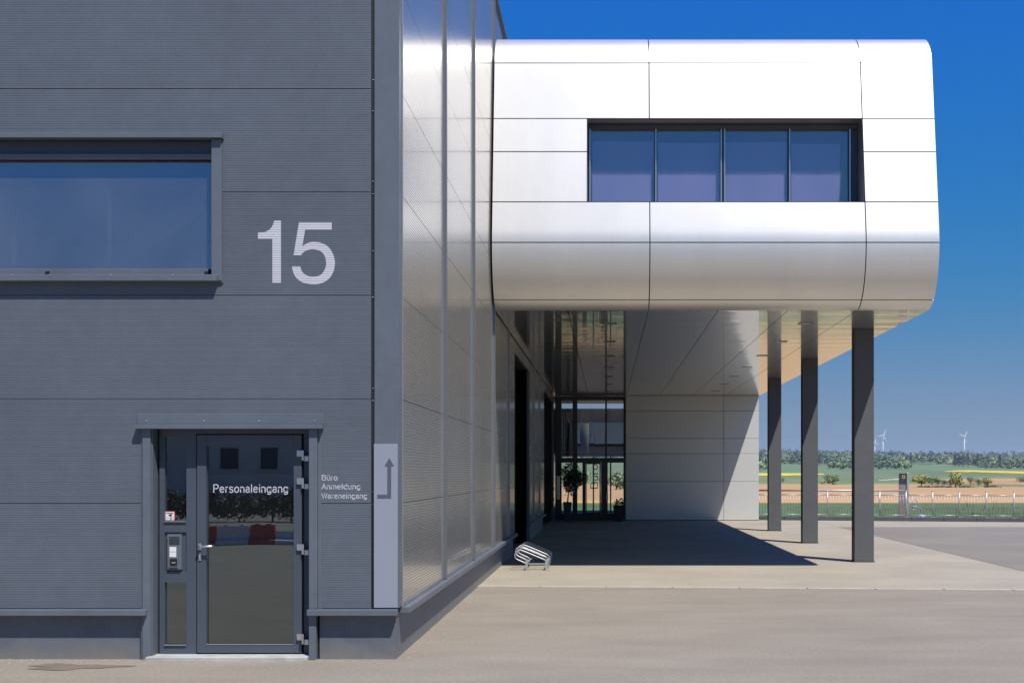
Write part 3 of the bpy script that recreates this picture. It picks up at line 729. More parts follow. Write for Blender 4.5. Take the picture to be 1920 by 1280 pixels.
# soffit panels
sxs = [WX+.02, -.70, .74, 1.98, 3.22, XC, XE]
YWALL = 46.0
sy = [21.862, 29.9, 38.0, 45.3, YWALL+.3]
for i in range(6):
    ycut = [21.862, 45.25, YWALL-.005] if sxs[i] > .7 else [21.862, 45.25, YWALL+.6]
    for y0, y1 in zip(ycut, ycut[1:]):
        MB().box(sxs[i]+.006, sxs[i+1]-(.006 if i < 5 else 0), y0+.006, y1-.004, SOF, SOF+.03).build('soffit_panel', M['silver_soffit'], wing)
bx('soffit_backing', M['dark_gap'], wing, WX+.02, XE-.02, 21.87, 52, SOF+.031, SOF+.05)
for X in (.06, 3.84):
    for k in range(7):
        y = 23.75+3.28*k
        dl = MB()
        for a, b, c, d in ((-.13, .13, -.13, -.115), (-.13, .13, .115, .13), (-.13, -.115, -.115, .115), (.115, .13, -.115, .115)):
            dl.box(X+a, X+b, y+c, y+d, SOF-.008, SOF-.001)
        d0 = dl.build('downlight', M['anthracite_trim'], wing)
        bx('diffuser', M['silver_trim'], d0, X-.114, X+.114, y-.114, y+.114, SOF-.005, SOF-.001)
# ground floor box under the wing: silver cassettes
gz = [.02, sz(902, YWALL), sz(850.5, YWALL)-.0, sz(821, YWALL), sz(770, YWALL), SOF-.004]
gz = [.02]+[sz(p, YWALL) for p in (902, 850, 821.5, 770)]+[SOF-.004]
gx = [sx(1173, YWALL), sx(1357, YWALL), 5.70]
for a, b in zip(gz, gz[1:]):
    for x0, x1 in zip(gx, gx[1:]):
        MB().box(x0+.006, x1-.006, YWALL, YWALL+.03, a+.006, b-.006).build('wall_panel', M['silver_wall'], wing, .004)
MB().box(gx[0]+.002, 5.69, YWALL+.031, YWALL+.2, 0, SOF).box(gx[0]+.002, gx[0]+.2, YWALL+.2, 50, 0, SOF).box(5.5, 5.69, YWALL+.2, 52, 0, SOF).build('ground_floor_core', M['dark_gap'], wing)

# ---- steel columns
for i, (y, lab) in enumerate(((24.62, 'thick dark grey rectangular column nearest the front edge of the silver wing'), (31.15, 'dark grey rectangular column in the middle of the three under the silver wing'), (37.7, 'dark grey rectangular column closest to the silver rear wall and entrance'))):
    c = MB().box(4.97, 5.36, y, y+.30, .03, SOF-.002).build('support_column', M['column_paint'], None, .006)
    own(c, (5.165, y+.15, 0)); tag(c, lab, 'column', 'columns under the silver wing')
    MB().box(4.955, 5.375, y-.015, y+.315, .002, .028).build('base_plate', M['column_paint'], None)
    bpz = bpy.data.objects[-1] if False else None
for o in [o for o in COL.objects if o.name.startswith('base_plate')]:
    y = sum(v.co.y for v in o.data.vertices)/8
    c = min([q for q in COL.objects if q.name.startswith('support_column')], key=lambda q: abs(q.location.y-y))
    o.data.transform(Matrix.Translation(-c.location)); o.parent = c

# ================================================================== ENTRANCE
ent = empty('glass_entrance', (-.6, YWALL, 0), 'dark framed glass office entrance at the back of the covered forecourt', 'entrance')
YE = YWALL+.25
ex = lambda p: sx(p, YE); ez = lambda p: sz(p, YE)
fm = MB()
fm.box(WX+.05, ex(1171), YE, YE+.12, ez(750), SOF-.004)
fm.box(WX+.05, ex(1171), YE, YE+.12, ez(867), ez(858))
for a, b, z0, z1 in ((1041, 1053, 750, 975), (1073.5, 1082.5, 750, 975), (1134.5, 1138, 750, 858), (1127, 1139.5, 867, 975), (1092, 1098, 867, 975), (1169, 1172, 750, 975)):
    fm.box(ex(a), ex(b), YE+.002, YE+.118, 0 if z1 == 975 else ez(z1), ez(z0))
fm.box(ex(1053), ex(1082), YE+.003, YE+.117, 0, ez(962)).box(ex(1082), ex(1098), YE+.003, YE+.117, 0, ez(962)).box(ex(1139), ex(1170), YE+.003, YE+.117, 0, ez(962))
fm.build('frame', M['black_plastic'], ent)
def pane(a, b, z0, z1, name='pane', m='glass_hall', par=ent, y=YE+.06):
    return MB().face([(ex(a), y, ez(z1)), (ex(b), y, ez(z1)), (ex(b), y, ez(z0)), (ex(a), y, ez(z0))]).build(name, M[m], par)
pane(1053, 1073.5, 750, 858); pane(1082.5, 1134.5, 750, 858); pane(1138, 1169, 750, 858)
pane(1053, 1073.5, 867, 962, m='glass_clear'); pane(1082.5, 1092, 867, 962, m='glass_clear'); pane(1139.5, 1169, 867, 962, m='glass_clear')
dl = MB().box(ex(1098.3), ex(1100), YE-.01, YE+.05, .02, ez(867)).box(ex(1124), ex(1126.7), YE-.01, YE+.05, .02, ez(867)).box(ex(1100), ex(1124), YE-.01, YE+.05, ez(869.5), ez(867)).box(ex(1100), ex(1124), YE-.01, YE+.05, .02, ez(960))
edoor = dl.build('door', M['black_plastic'], ent)
pane(1100, 1124, 869.5, 960, 'door_pane', 'glass_clear', edoor, YE+.02)
hb_ = MB().tube([(ex(1125.3), YE-.08, .12), (ex(1125.3), YE-.08, ez(865))], .018, 8)
hb_.tube([(ex(1125.3), YE-.08, .5), (ex(1125.3), YE-.01, .5)], .012, 6).tube([(ex(1125.3), YE-.08, 1.9), (ex(1125.3), YE-.01, 1.9)], .012, 6)
hb_.build('pull_handle', M['steel'], edoor)
# word reading upwards on the door glass
lettering('door_lettering', M['door_print'], edoor, 'Büro', lambda u, v: (ex(1120.5)-v, YE+.012, ez(915.5)+u), ez(869)-ez(915.5), ex(1120.5)-ex(1107), .05)
bx('letter_plate', M['white_plastic'], ent, ex(1137), ex(1140), YE-.012, YE-.001, ez(940), ez(925))
# lobby behind, open at the back through a second glazed front
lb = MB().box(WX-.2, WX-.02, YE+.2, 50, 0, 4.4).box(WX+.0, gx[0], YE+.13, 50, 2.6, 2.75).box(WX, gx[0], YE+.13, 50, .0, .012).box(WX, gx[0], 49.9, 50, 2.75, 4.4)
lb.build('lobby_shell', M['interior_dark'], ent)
lf_ = MB().box(WX, gx[0], 49.9, 49.98, 2.45, 2.6)
for x in (-1.3, -.55, .15): lf_.box(x-.03, x+.03, 49.9, 49.98, .0, 2.45)
lf_.build('rear_frame', M['black_plastic'], ent)

# ================================================================== SIGNS AND FITTINGS ON THE FACADE
sign = bx('direction_sign', M['sign_plate'], None, sx(701.5), sx(746), F-.016, F-.0045, sz(1138.5), sz(832), .002)
own(sign, (sx(724), F-.01, sz(1138.5))); ORIGIN[sign] = Vector(sign.location)
tag(sign, 'tall narrow pale grey sign plate with bent arrow on the hall corner', 'sign')
AR = [(910, 808), (910, 758), (1045, 758), (1045, 382), (1007, 382), (1070, 270), (1133, 382), (1095, 382), (1095, 808)]
AR = [(580+a/7.11, 820+b/7.11) for a, b in AR]
flat_poly([[(sx(a), sz(b)) for a, b in AR]], .002, lambda u, v, d: (u, F-.0162-d, v)).build('arrow', M['sign_arrow'], sign)
# house number 15, painted across the ribs: strips cut at every groove
def catmull(pts, n=6):
    out = []
    for i in range(len(pts)-1):
        p0 = pts[max(i-1, 0)]; p1 = pts[i]; p2 = pts[i+1]; p3 = pts[min(i+2, len(pts)-1)]
        for k in range(n):
            t = k/n
            out.append(tuple(.5*((2*p1[j])+(-p0[j]+p2[j])*t+(2*p0[j]-5*p1[j]+4*p2[j]-p3[j])*t*t+(-p0[j]+3*p1[j]-3*p2[j]+p3[j])*t**3) for j in (0, 1)))
    return out+[pts[-1]]
one = catmull([(1290, 577), (1320, 574), (1345, 563), (1361, 545), (1372, 517)])+[(1405, 517), (1405, 827), (1362, 827), (1362, 607), (1290, 607)]
five = [(1495, 525), (1659, 525), (1659, 562), (1526, 562)]+catmull([(1512, 645), (1535, 630), (1567, 623), (1605, 628), (1640, 646), (1664, 681), (1675, 728), (1665, 776), (1640, 811), (1605, 830), (1565, 835), (1520, 828), (1485, 806), (1467, 777), (1460, 745)])+catmull([(1502, 745), (1510, 770), (1530, 788), (1565, 797), (1600, 789), (1622, 765), (1631, 728), (1622, 690), (1600, 668), (1565, 660), (1535, 665), (1515, 677), (1505, 690)])+[(1468, 690)]
num = empty('house_number', (sx(555), F, sz(532)), 'large light grey house number 15 painted on the ribbed facade', 'house number')
for dg in (one, five):
    poly = [(sx(a/2.6667), sz(220+b/2.6667)) for a, b in dg]
    mb = flat_poly([poly], .0012, lambda u, v, d: (u, F-.0006-d, v))
    o = mb.build('digit', M['lettering'], num)
    bm = bmesh.new(); bm.from_mesh(o.data)
    bmesh.ops.delete(bm, geom=[f_ for f_ in bm.faces if abs(f_.normal.y) < .5], context='FACES')
    bmesh.ops.remove_doubles(bm, verts=bm.verts, dist=1e-6)
    z0 = zrow[3]+.003-num.location.z; cuts = []
    k = 0
    while z0+k*.0225 < zrow[4]+.2-num.location.z:
        cuts.append((z0+k*.0225+.0190, z0+k*.0225+.0225)); k += 1
    for a, b in cuts:
        for c in (a, b):
            bmesh.ops.bisect_plane(bm, geom=bm.verts[:]+bm.edges[:]+bm.faces[:], plane_co=(0, 0, c), plane_no=(0, 0, 1))
    kill = [f_ for f_ in bm.faces if any(a < f_.calc_center_median().z < b for a, b in cuts)]
    bmesh.ops.delete(bm, geom=kill, context='FACES')
    bm.to_mesh(o.data); bm.free()
wl = empty('wall_lettering', (sx(603), F, sz(934)), 'three lines of pale lettering for office, reception and goods entry beside the door', 'lettering')
for txt, x1, yb, cap_ in (('Büro', 633.4, 899.8, 9.8), ('Anmeldung', 676, 916.3, 9.8), ('Wareneingang', 688.5, 933.8, 9.8)):
    lettering('text_line', M['lettering'], wl, txt, lambda u, v: (sx(603.4)+u, F-.0015, sz(yb)+v), sx(x1)-sx(603.4), cap_/194, .062)
# intercom
yi = YD+.017
ic = MB().box(xx(314.5), xx(341), yi-.03, yi-.001, zz(1067), zz(1001)).build('intercom', M['anthracite_trim'], None, .003)
own(ic, (xx(327), yi, zz(1067))); ORIGIN[ic] = Vector(ic.location)
tag(ic, 'flush intercom panel with speaker slots and card reader beside the staff door', 'intercom')
for k in range(6): bx('speaker_slot', M['black_plastic'], ic, xx(318), xx(337.5), yi-.0325, yi-.0302, zz(1005.8+k*2.6+1.1), zz(1005.8+k*2.6))
bx('call_button', M['white_plastic'], ic, xx(319), xx(331.5), yi-.0345, yi-.0302, zz(1033.5), zz(1024.5))
bx('call_button', M['white_plastic'], ic, xx(319), xx(331.5), yi-.0345, yi-.0302, zz(1043.5), zz(1034.2))
cr_ = bx('card_reader', M['black_plastic'], ic, xx(318.6), xx(335), yi-.040, yi-.0302, zz(1062), zz(1045.5), .002)
for a, b, c, d in ((318.6, 335, 1046.3, 1045.3), (318.6, 335, 1062.2, 1061.2), (318.4, 319.4, 1061.2, 1046.3), (334.2, 335.2, 1061.2, 1046.3)):
    bx('reader_rim', M['steel'], cr_, xx(a), xx(b), yi-.0415, yi-.0395, zz(max(c, d)), zz(min(c, d)))
bx('reader_mark', M['lettering'], cr_, xx(323.5), xx(330.5), yi-.0406, yi-.0401, zz(1054.2), zz(1053.2))
bx('base_lip', M['black_plastic'], ic, xx(314.5), xx(340), yi-.032, yi-.001, zz(1069.5), zz(1067.2))
# camera warning sticker
ys_ = YD+.030
stk = MB().box(xx(307.2), xx(326), ys_-.001, ys_, zz(976), zz(958)).build('warning_sticker', M['sticker_red'], None)
own(stk, (xx(316), ys_, zz(976))); ORIGIN[stk] = Vector(stk.location)
tag(stk, 'small red edged white camera warning sticker on the sidelight glass', 'sticker')
bx('face', M['white_plastic'], stk, xx(308.5), xx(324.7), ys_-.002, ys_-.0011, zz(974.7), zz(959.3))
e = MB(); yq = ys_-.0025
e.face([(xx(a), yq, zz(b)) for a, b in ((314, 964.5), (320, 963), (321, 966), (315, 967.5))]).face([(xx(a), yq, zz(b)) for a, b in ((317, 967), (319, 966.6), (320, 969), (318.5, 969))])
e.face([(xx(310), yq, zz(962.3)), (xx(323), yq, zz(962.3)), (xx(323), yq, zz(960.8)), (xx(310), yq, zz(960.8))])
e.face([(xx(309.5), yq, zz(970.6)), (xx(323.5), yq, zz(970.6)), (xx(323.5), yq, zz(970.1)), (xx(309.5), yq, zz(970.1))])
e.face([(xx(317.5), yq, zz(974.2)), (xx(319.5), yq, zz(974.2)), (xx(319.5), yq, zz(971.2)), (xx(317.5), yq, zz(971.2))])
e.build('pictogram', M['black_plastic'], stk)

# ================================================================== BIKE RACK
rk = empty('bike_rack', (-1.4, 22.9, 0), 'galvanised bicycle rack with slanted wheel hoops standing beside the hall flank', 'bike rack')
RX = -1.70; RY0, RY1 = 22.55, 24.5
def hoop(y, dz=0):
    ptsA = [(.585, .05), (.60, .175), (.575, .235), (.50, .275), (.16, .415), (.09, .425), (.03, .40), (.0, .34), (.015, .285), (.06, .255), (.20, .19), (.225, .165)]
    out = []
    for i in range(len(ptsA)-1):
        p0 = ptsA[max(i-1, 0)]; p1 = ptsA[i]; p2 = ptsA[i+1]; p3 = ptsA[min(i+2, len(ptsA)-1)]
        for k in range(3):
            t = k/3
            out.append(tuple(.5*(2*p1[j]+(p2[j]-p0[j])*t+(2*p0[j]-5*p1[j]+4*p2[j]-p3[j])*t*t+(3*p1[j]-p0[j]-3*p2[j]+p3[j])*t**3) for j in (0, 1)))
    out.append(ptsA[-1])
    return [(RX+a, y, b+dz) for a, b in out]
for k, y in enumerate((22.62, 22.78, 23.2, 23.36, 23.80, 23.96, 24.36)):
    MB().tube(hoop(y, -.055 if k % 2 == 0 and k < 5 else .0), .0105, 8).build('wheel_hoop', M['galvanised'], rk)
for xo in (.225, .585):
    for y in (RY0, RY1):
        u = MB().box(RX+xo-.022, RX+xo+.022, y-.006, y+.006, .012, .215)
        u.build('upright', M['galvanised'], rk)
        bx('foot_plate', M['galvanised'], rk, RX+xo-.05, RX+xo+.05, y-.03, y+.05, .006, .012)
    MB().box(RX+xo-.02, RX+xo+.02, RY0+.006, RY1-.006, .13, .152).build('cross_bar', M['galvanised'], rk)
for y in (RY0+.2, RY1-.1):
    MB().box(RX+.245, RX+.565, y, y+.03, .10, .125).build('tie_bar', M['galvanised'], rk)

# ================================================================== RAILING, PYLON, STAIR RAIL
rail = empty('railing', along(0, .15), 'galvanised bar railing with ball topped posts along the edge of the yard', 'railing')
ZB = .15
def rz(py): return sz(py, 47)
step = .955; off = .18; t0 = -.1
nb = 16
for i in range(nb+1):
    t = t0+i*step
    p = along(t, off)
    mb = MB().tube([(p[0], p[1], ZB+.012), (p[0], p[1], 1.08)], .028, 8).ball((p[0], p[1], 1.115), .036, 8, 6)
    po = mb.build('post', M['galvanised'], rail)
    bx('post_foot', M['galvanised'], po, p[0]-.07, p[0]+.07, p[1]-.06, p[1]+.06, ZB+.001, ZB+.012)
for zr, r_ in ((.965, .017), (.225, .015)):
    for i in range(nb):
        MB().tube([along(t0+i*step+.03, off, zr), along(t0+(i+1)*step-.03, off, zr)], r_, 6).build('rail', M['galvanised'], rail)
bm0 = MB().tube([along(0, off, .24), along(0, off, .95)], .0085, 5).build('baluster', M['galvanised'], rail)
base = Vector(along(0, off))
first = True
for i in range(nb):
    for k in range(1, 9):
        p = Vector(along(t0+i*step+k*step/9, off))
        if first: c = bm0; first = False
        else: c = bm0.copy(); COL.objects.link(c)
        c.parent = rail; c.location = p-base
hr = MB().tube([along(-.1, off+.5, 1.12), along(5.55, off+.5, 1.12)], .032, 8)
hr.tube([along(.6, off+.5, .1), along(.6, off+.5, 1.12)], .022, 6).tube([along(4.7, off+.5, .1), along(4.7, off+.5, 1.12)], .022, 6)
o = hr.build('guard_pipe', M['galvanised'], None); own(o, along(0, off+.5)); tag(o, 'thick pale horizontal pipe rail running just behind the bar railing', 'pipe rail')
YP = 48.1
py_x0, py_x1 = sx(1686, YP), sx(1703.5, YP)
pyl = empty('info_pylon', ((py_x0+py_x1)/2, YP, 0), 'narrow dark blue information pylon with yellow emblem behind the railing', 'pylon')
bx('panel', M['pylon_blue'], pyl, py_x0, py_x1-.085, YP, YP+.08, sz(908, YP), sz(887, YP))
bx('lower_panel', M['pylon_pink'], pyl, py_x0, py_x1-.085, YP, YP+.08, sz(968, YP), sz(908.2, YP))
e = MB()
xa, xb = sx(1691.5, YP), sx(1697, YP)
e.box(xa, xb, YP-.006, YP-.001, sz(897, YP), sz(895.5, YP)).box(xa, xb, YP-.006, YP-.001, sz(892, YP), sz(890.5, YP)).box(xa, xa+.035, YP-.006, YP-.001, sz(895.5, YP), sz(892, YP)).box(xb-.035, xb, YP-.006, YP-.001, sz(895.5, YP), sz(892, YP))
e.build('emblem', M['emblem'], pyl)
bx('side_post', M['galvanised'], pyl, py_x1-.08, py_x1, YP-.04, YP+.10, -.3, sz(885.5, YP), .01)
bx('base', M['kerb'], pyl, py_x0-.05, py_x1+.05, YP-.1, YP+.2, -.6, sz(968.5, YP))
YS = 46.9
sp = lambda a, b, y=YS: (sx(a, y), y, sz(b, y))
sr = empty('stair_handrail', sp(1722, 974), 'small galvanised stair handrail descending to the kerb beside the pylon', 'handrail')
MB().tube([sp(1704, 926), sp(1718, 938), sp(1727, 952), sp(1739, 968), sp(1740, 977)], .018, 6).build('top_rail', M['galvanised'], sr)
MB().tube([sp(1705, 948), sp(1724, 950), sp(1731, 972)], .016, 6).build('mid_rail', M['galvanised'], sr)
MB().tube([sp(1705, 955), sp(1722, 955)], .014, 6).build('low_rail', M['galvanised'], sr)
for a, b in (((1711, 931), (1711, 956)), ((1717, 937), (1717, 956)), ((1732, 959), (1732, 977))):
    MB().tube([sp(*a), sp(*b)], .010, 6).build('strut', M['galvanised'], sr)
e = MB(); e.face([sp(1722, 976, 45.55), sp(1733, 976, 45.55), sp(1736, 966, 45.85), sp(1725, 963, 45.85)])
e.face([sp(1722, 976, 45.56), sp(1725, 963, 45.86), sp(1725, 976, 45.86)]); e.build('foot_bracket', M['steel'], sr)

# ================================================================== PLANTS AT THE ENTRANCE
def leaf_cloud(mb, c, rad, n, size, seed, lumps=7, squash=1.0, hollow=.35):
    rnd = random.Random(seed); cs = []
    for k in range(lumps):
        a = rnd.uniform(0, 6.283); u = rnd.uniform(-.8, 1); q = math.sqrt(max(0, 1-u*u))
        d = rnd.uniform(.3, .72)
        cs.append((Vector((math.cos(a)*q*d*rad[0], math.sin(a)*q*d*rad[1], u*d*rad[2]*squash)), rnd.uniform(.38, .62)))
    for k in range(n):
        lc, lr = rnd.choice(cs)
        d = Vector((rnd.gauss(0, 1), rnd.gauss(0, 1), rnd.gauss(0, 1))).normalized()*rnd.uniform(hollow, 1)**.5
        p = Vector(c)+lc+Vector((d.x*rad[0]*lr, d.y*rad[1]*lr, d.z*rad[2]*lr))
        nrm = (d+Vector((rnd.uniform(-1, 1), rnd.uniform(-1, 1), rnd.uniform(-.6, 1)))*.8).normalized()
        t = nrm.cross(Vector((rnd.uniform(-1, 1), rnd.uniform(-1, 1), rnd.uniform(-1, 1)))).normalized(); b = nrm.cross(t)
        s_ = size*rnd.uniform(.6, 1.3)
        mb.face([p-t*s_, p-b*s_*.55, p+t*s_, p+b*s_*.55])
    return mb
def pot(root, x, y, r0, r1, h, m):
    rows = [[(x+r*math.cos(R(45+90*k))*1.414/1.2, y+r*math.sin(R(45+90*k))*1.414/1.2, zz_) for k in range(5)] for r, zz_ in ((r0, .01), (r1, h), (r1-.03, h), (r1-.03, h-.06))]
    MB().grid(rows, False).build('pot', m, root)
YQ = 45.2
tx = sx(1064, YQ)
pt = empty('potted_tree', (tx, YQ, .0), 'round dark leafed tree in a tall slim pot left of the office door', 'potted tree')
pot(pt, tx, YQ, .13, .19, .72, M['pot'])
MB().tube([(tx, YQ, .65), (tx+.03, YQ, 1.0), (tx+.08, YQ, 1.5)], .03, 7, r1=.015).build('trunk', M['bark'], pt)
leaf_cloud(MB(), (tx+.20, YQ, 1.60), (.56, .46, .60), 1700, .05, 3, 11).build('crown', M['leaf_dark'], pt)
fl = MB()
for k in range(12):
    fl.ball((tx+random.uniform(-.08, .38), YQ-.38+random.uniform(-.05, .05), random.uniform(.95, 1.45)), random.uniform(.02, .045), 6, 4)
fl.build('blossom', M['flower'], pt)
px_ = sx(1160, YQ)
pp = empty('planter', (px_, YQ, 0), 'black tapered planter with white flowers right of the office door', 'planter')
pot(pp, px_, YQ, .17, .25, .60, M['black_plastic'])
leaf_cloud(MB(), (px_+.03, YQ, .68), (.20, .18, .12), 120, .04, 5, 5).build('foliage', M['leaf_dark'], pp)
fl = MB()
for k in range(11): fl.ball((px_+random.uniform(-.08, .18), YQ-.12+random.uniform(-.1, .1), random.uniform(.66, .86)), random.uniform(.02, .045), 6, 4)
fl.build('blossom', M['flower'], pp)
yl = 44.8
lt = empty('letter_box', (sx(1046, yl), yl, 0), 'narrow pale letter box on a dark post left of the potted tree', 'letter box')
bx('box_body', M['silver_trim'], lt, sx(1043.5, yl), sx(1049.5, yl), yl, yl+.12, sz(936, yl), sz(894, yl), .006)
bx('box_lid', M['silver_trim'], lt, sx(1041, yl), sx(1052, yl), yl-.02, yl+.14, sz(893.8, yl), sz(892.5, yl))
bx('box_post', M['black_plastic'], lt, sx(1045, yl), sx(1048, yl), yl+.03, yl+.09, .006, sz(936.2, yl))

# ================================================================== TREES, FOREST, TURBINES
def tree(name, px, base, topy, wpx, Y, m, label, seed, n=900, bare=.25, group='trees between the fields'):
    k = Y/FPX; X = (px-CX)*k; Zb = tz(X, Y); h = (base-topy)*k; r = wpx*k/2
    Zb = max(Zb, sz(base, Y)-1.5)
    root = empty(name, (X, Y, Zb), label, 'tree', group)
    mb = MB().tube([(X, Y, Zb-.5), (X+r*.05, Y, Zb+h*.35), (X-r*.05, Y, Zb+h*.75)], r*.07, 6, r1=r*.02)
    for a in range(4):
        t = a*1.7+seed; mb.tube([(X, Y, Zb+h*(.28+.06*a)), (X+math.cos(t)*r*.6, Y+math.sin(t)*r*.6, Zb+h*(.55+.07*a))], r*.035, 5, r1=r*.01)
    mb.build('trunk', M['bark'], root)
    cz = Zb+h*(bare+1)/2
    leaf_cloud(MB(), (X, Y, cz), (r, r, h*(1-bare)/2), n, r*.105, seed, 11, 1, .2).build('crown', M[m], root)
    return root
tree('field_tree', 1727, 913, 889, 40, 430, 'leaf_light', 'pale yellow green airy tree just right of the information pylon', 11, 620, .2)
tree('field_tree', 1747, 908, 889, 32, 520, 'leaf_mid', 'broad muted green tree behind the airy yellow green one', 12, 700, .1)
tree('field_tree', 1758.5, 907, 891, 15, 480, 'leaf_dark', 'small dark bluish green round tree between paler ones', 13, 500, .1)
tree('field_tree', 1770, 915, 898, 19, 430, 'leaf_mid', 'small mid green tree on the field margin left of the bright one', 14, 500, .25)
tree('field_tree', 1791, 919, 890, 34, 425, 'leaf_light', 'bright yellow green tree, fullest and largest on the field margin', 15, 1100, .12)
tree('field_tree', 1820, 910, 889, 18, 500, 'leaf_mid', 'tall slim greyish green tree right of the bright full one', 16, 500, .2)
tree('field_tree', 1834, 917, 898, 19, 430, 'leaf_mid', 'small mid green tree between the slim and the squat ones', 17, 500, .2)
tree('field_tree', 1851.5, 920, 898, 26, 420, 'leaf_light', 'squat olive green tree at the right end of the field margin', 18, 700, .1)
tree('field_tree', 1560, 908, 887, 36, 560, 'leaf_mid', 'wide round green tree seen between two of the columns', 19, 1100, .03)
tree('field_tree', 1541, 906, 897, 14, 560, 'leaf_light', 'low light green bush tree beside the wide round one', 20, 350, .05)
tree('field_tree', 1468, 905, 893, 12, 640, 'leaf_mid', 'small green tree below the yellow strip between the rear columns', 21, 350, .1)
tree('field_tree', 1915, 905, 893, 24, 640, 'leaf_mid', 'round green tree at the far right edge of the brown field', 22, 500, .05)
tree('lobby_view_tree', 1155, 910, 872, 60, 300, 'leaf_mid', 'green tree glimpsed through the office entrance glass', 31, 900, .05)
tree('lobby_view_tree', 1075, 905, 870, 60, 320, 'leaf_mid', 'green tree glimpsed through the narrow left entrance pane', 32, 900, .05)
hg = MB()
for k in range(46):
    px = 1725+150*random.random(); Y = random.uniform(415, 440); X = (px-CX)*Y/FPX
    leaf_cloud(hg, (X, Y, tz(X, Y)+.25), (1.6, 1.2, .5), 26, .3, 100+k, 3)
o = hg.build('hedge_undergrowth', M['leaf_dark']); tag(o, kind='stuff')
# rough verge between kerb and crop
vg = MB(); rnd = random.Random(21)
for k in range(5200):
    t = rnd.random()**.8; px = 1430+620*t; Y = rnd.uniform(47.4, 52.5) if rnd.random() < .7 else rnd.uniform(52, 60)
    X = (px-CX)*Y/FPX; zb_ = tz(X, Y)-.02; h = rnd.uniform(.08, .28)*(1.9 if px > 1790 and rnd.random() < .3 else 1); a = rnd.uniform(0, 3.14); ww = rnd.uniform(.012, .03)
    dx, dy = math.cos(a)*ww, math.sin(a)*ww; lx = rnd.gauss(0, .06)
    vg.face([(X-dx, Y-dy, zb_), (X+dx, Y+dy, zb_), (X+lx, Y, zb_+h)])
o = vg.build('verge_grass', M['verge']); tag(o, kind='stuff')
# the wooded hillside
def wood(name, spots, m, seed, hh, leaf=34):
    rnd = random.Random(seed); mb = MB()
    for X, Y in spots:
        h = hh*rnd.uniform(.65, 1.2); r = h*rnd.uniform(.4, .62)
        leaf_cloud(mb, (X, Y, tz(X, Y)+h*.45), (r, r, h*.5), leaf, r*.36, rnd.random(), 4, 1, .5)
    o = mb.build(name, M[m]); tag(o, kind='stuff'); return o
def scatter(n, a, b, f0, f1, seed):
    rnd = random.Random(seed); out = []
    for _ in range(n):
        px = rnd.uniform(a, b); lo, hi = f0(px), f1(px)
        Y = rnd.uniform(lo, hi); out.append(((px-CX)/FPX*Y, Y))
    return out
def edge(p): return 2080+60*math.sin(p/23)+40*math.sin(p/9)+(140 if 1690 < p < 1850 else 0)
field('wooded_slope', M['forest_floor'], [(p, edge(p)+30, 4700) for p in range(900, 2200, 20)], 2.5, 20)
for i, (m, n1, n2, h1, h2) in enumerate((('leaf_forest', 480, 260, 16, 16), ('leaf_pale', 240, 130, 15, 15), ('leaf_blue', 360, 420, 18, 18))):
    wood('forest', scatter(n1, 1000, 2000, edge, lambda p: 3000, 1+i*10), m, 2+i, h1)
    wood('forest', scatter(n2, 1000, 2000, lambda p: 3000, lambda p: 4850, 3+i*10), m, 4+i, h2, 24)
    wood('forest', scatter(n1//6, 1555, 1705, lambda p: 1480, lambda p: 2050, 5+i*10), m, 6+i, 12)
    wood('forest', scatter(n1//7, 1838, 1990, lambda p: 1750, lambda p: 2200, 7+i*10), m, 8+i, 13)
    wood('forest', scatter(n1//9, 1400, 1442, lambda p: 1450, lambda p: 2050, 9+i*10), m, 10+i, 12)
def conifer(px, base, topy, wpx, Y, label, seed):
    k = Y/FPX; X = (px-CX)*k; h = (base-topy)*k; r = wpx*k/2; Zb = sz(base, Y)
    root = empty('conifer', (X, Y, Zb), label, 'tree', 'dark conifers on the wooded hillside')
    MB().tube([(X, Y, Zb-3), (X, Y, Zb+h*.95)], r*.12, 6, r1=r*.02).build('trunk', M['bark'], root)
    mb = MB(); rnd = random.Random(seed)
    for q in range(260):
        t = rnd.random()**.8; rr = r*(1-t)*rnd.uniform(.5, 1.15)+r*.06; a = rnd.uniform(0, 6.283)
        p = Vector((X+math.cos(a)*rr, Y+math.sin(a)*rr, Zb+h*(.06+.94*t))); o_ = Vector((math.cos(a), math.sin(a), -.5)); s_ = r*.30*(1.1-t*.7)
        tt = Vector((-math.sin(a), math.cos(a), .2))
        mb.face([p-o_*s_, p-tt*s_*.5, p+o_*s_, p+tt*s_*.5])
    mb.build('crown', M['leaf_conifer'], root)
for i, (px, b_, t_, w_, lab) in enumerate(((1791, 873, 849, 12, 'dark conifer at the left end of the close hillside cluster'), (1798, 873, 847.5, 13, 'tallest dark conifer in the hillside cluster below the turbine'), (1806, 873, 850, 12, 'dark conifer in the middle of the hillside cluster'), (1815, 873, 848, 12, 'dark conifer at the right end of the close hillside cluster'), (1833, 874, 848.5, 13, 'lone dark conifer just right of the hillside cluster'), (1875, 874, 849, 15, 'broad lone dark conifer far right on the hillside'), (1536, 871, 853, 10, 'dark conifer standing above the pale field between two columns'), (1708, 868, 847, 9, 'slim dark conifer on the hillside above the pylon'))):
    conifer(px, b_, t_, w_, 1980, lab, 50+i)
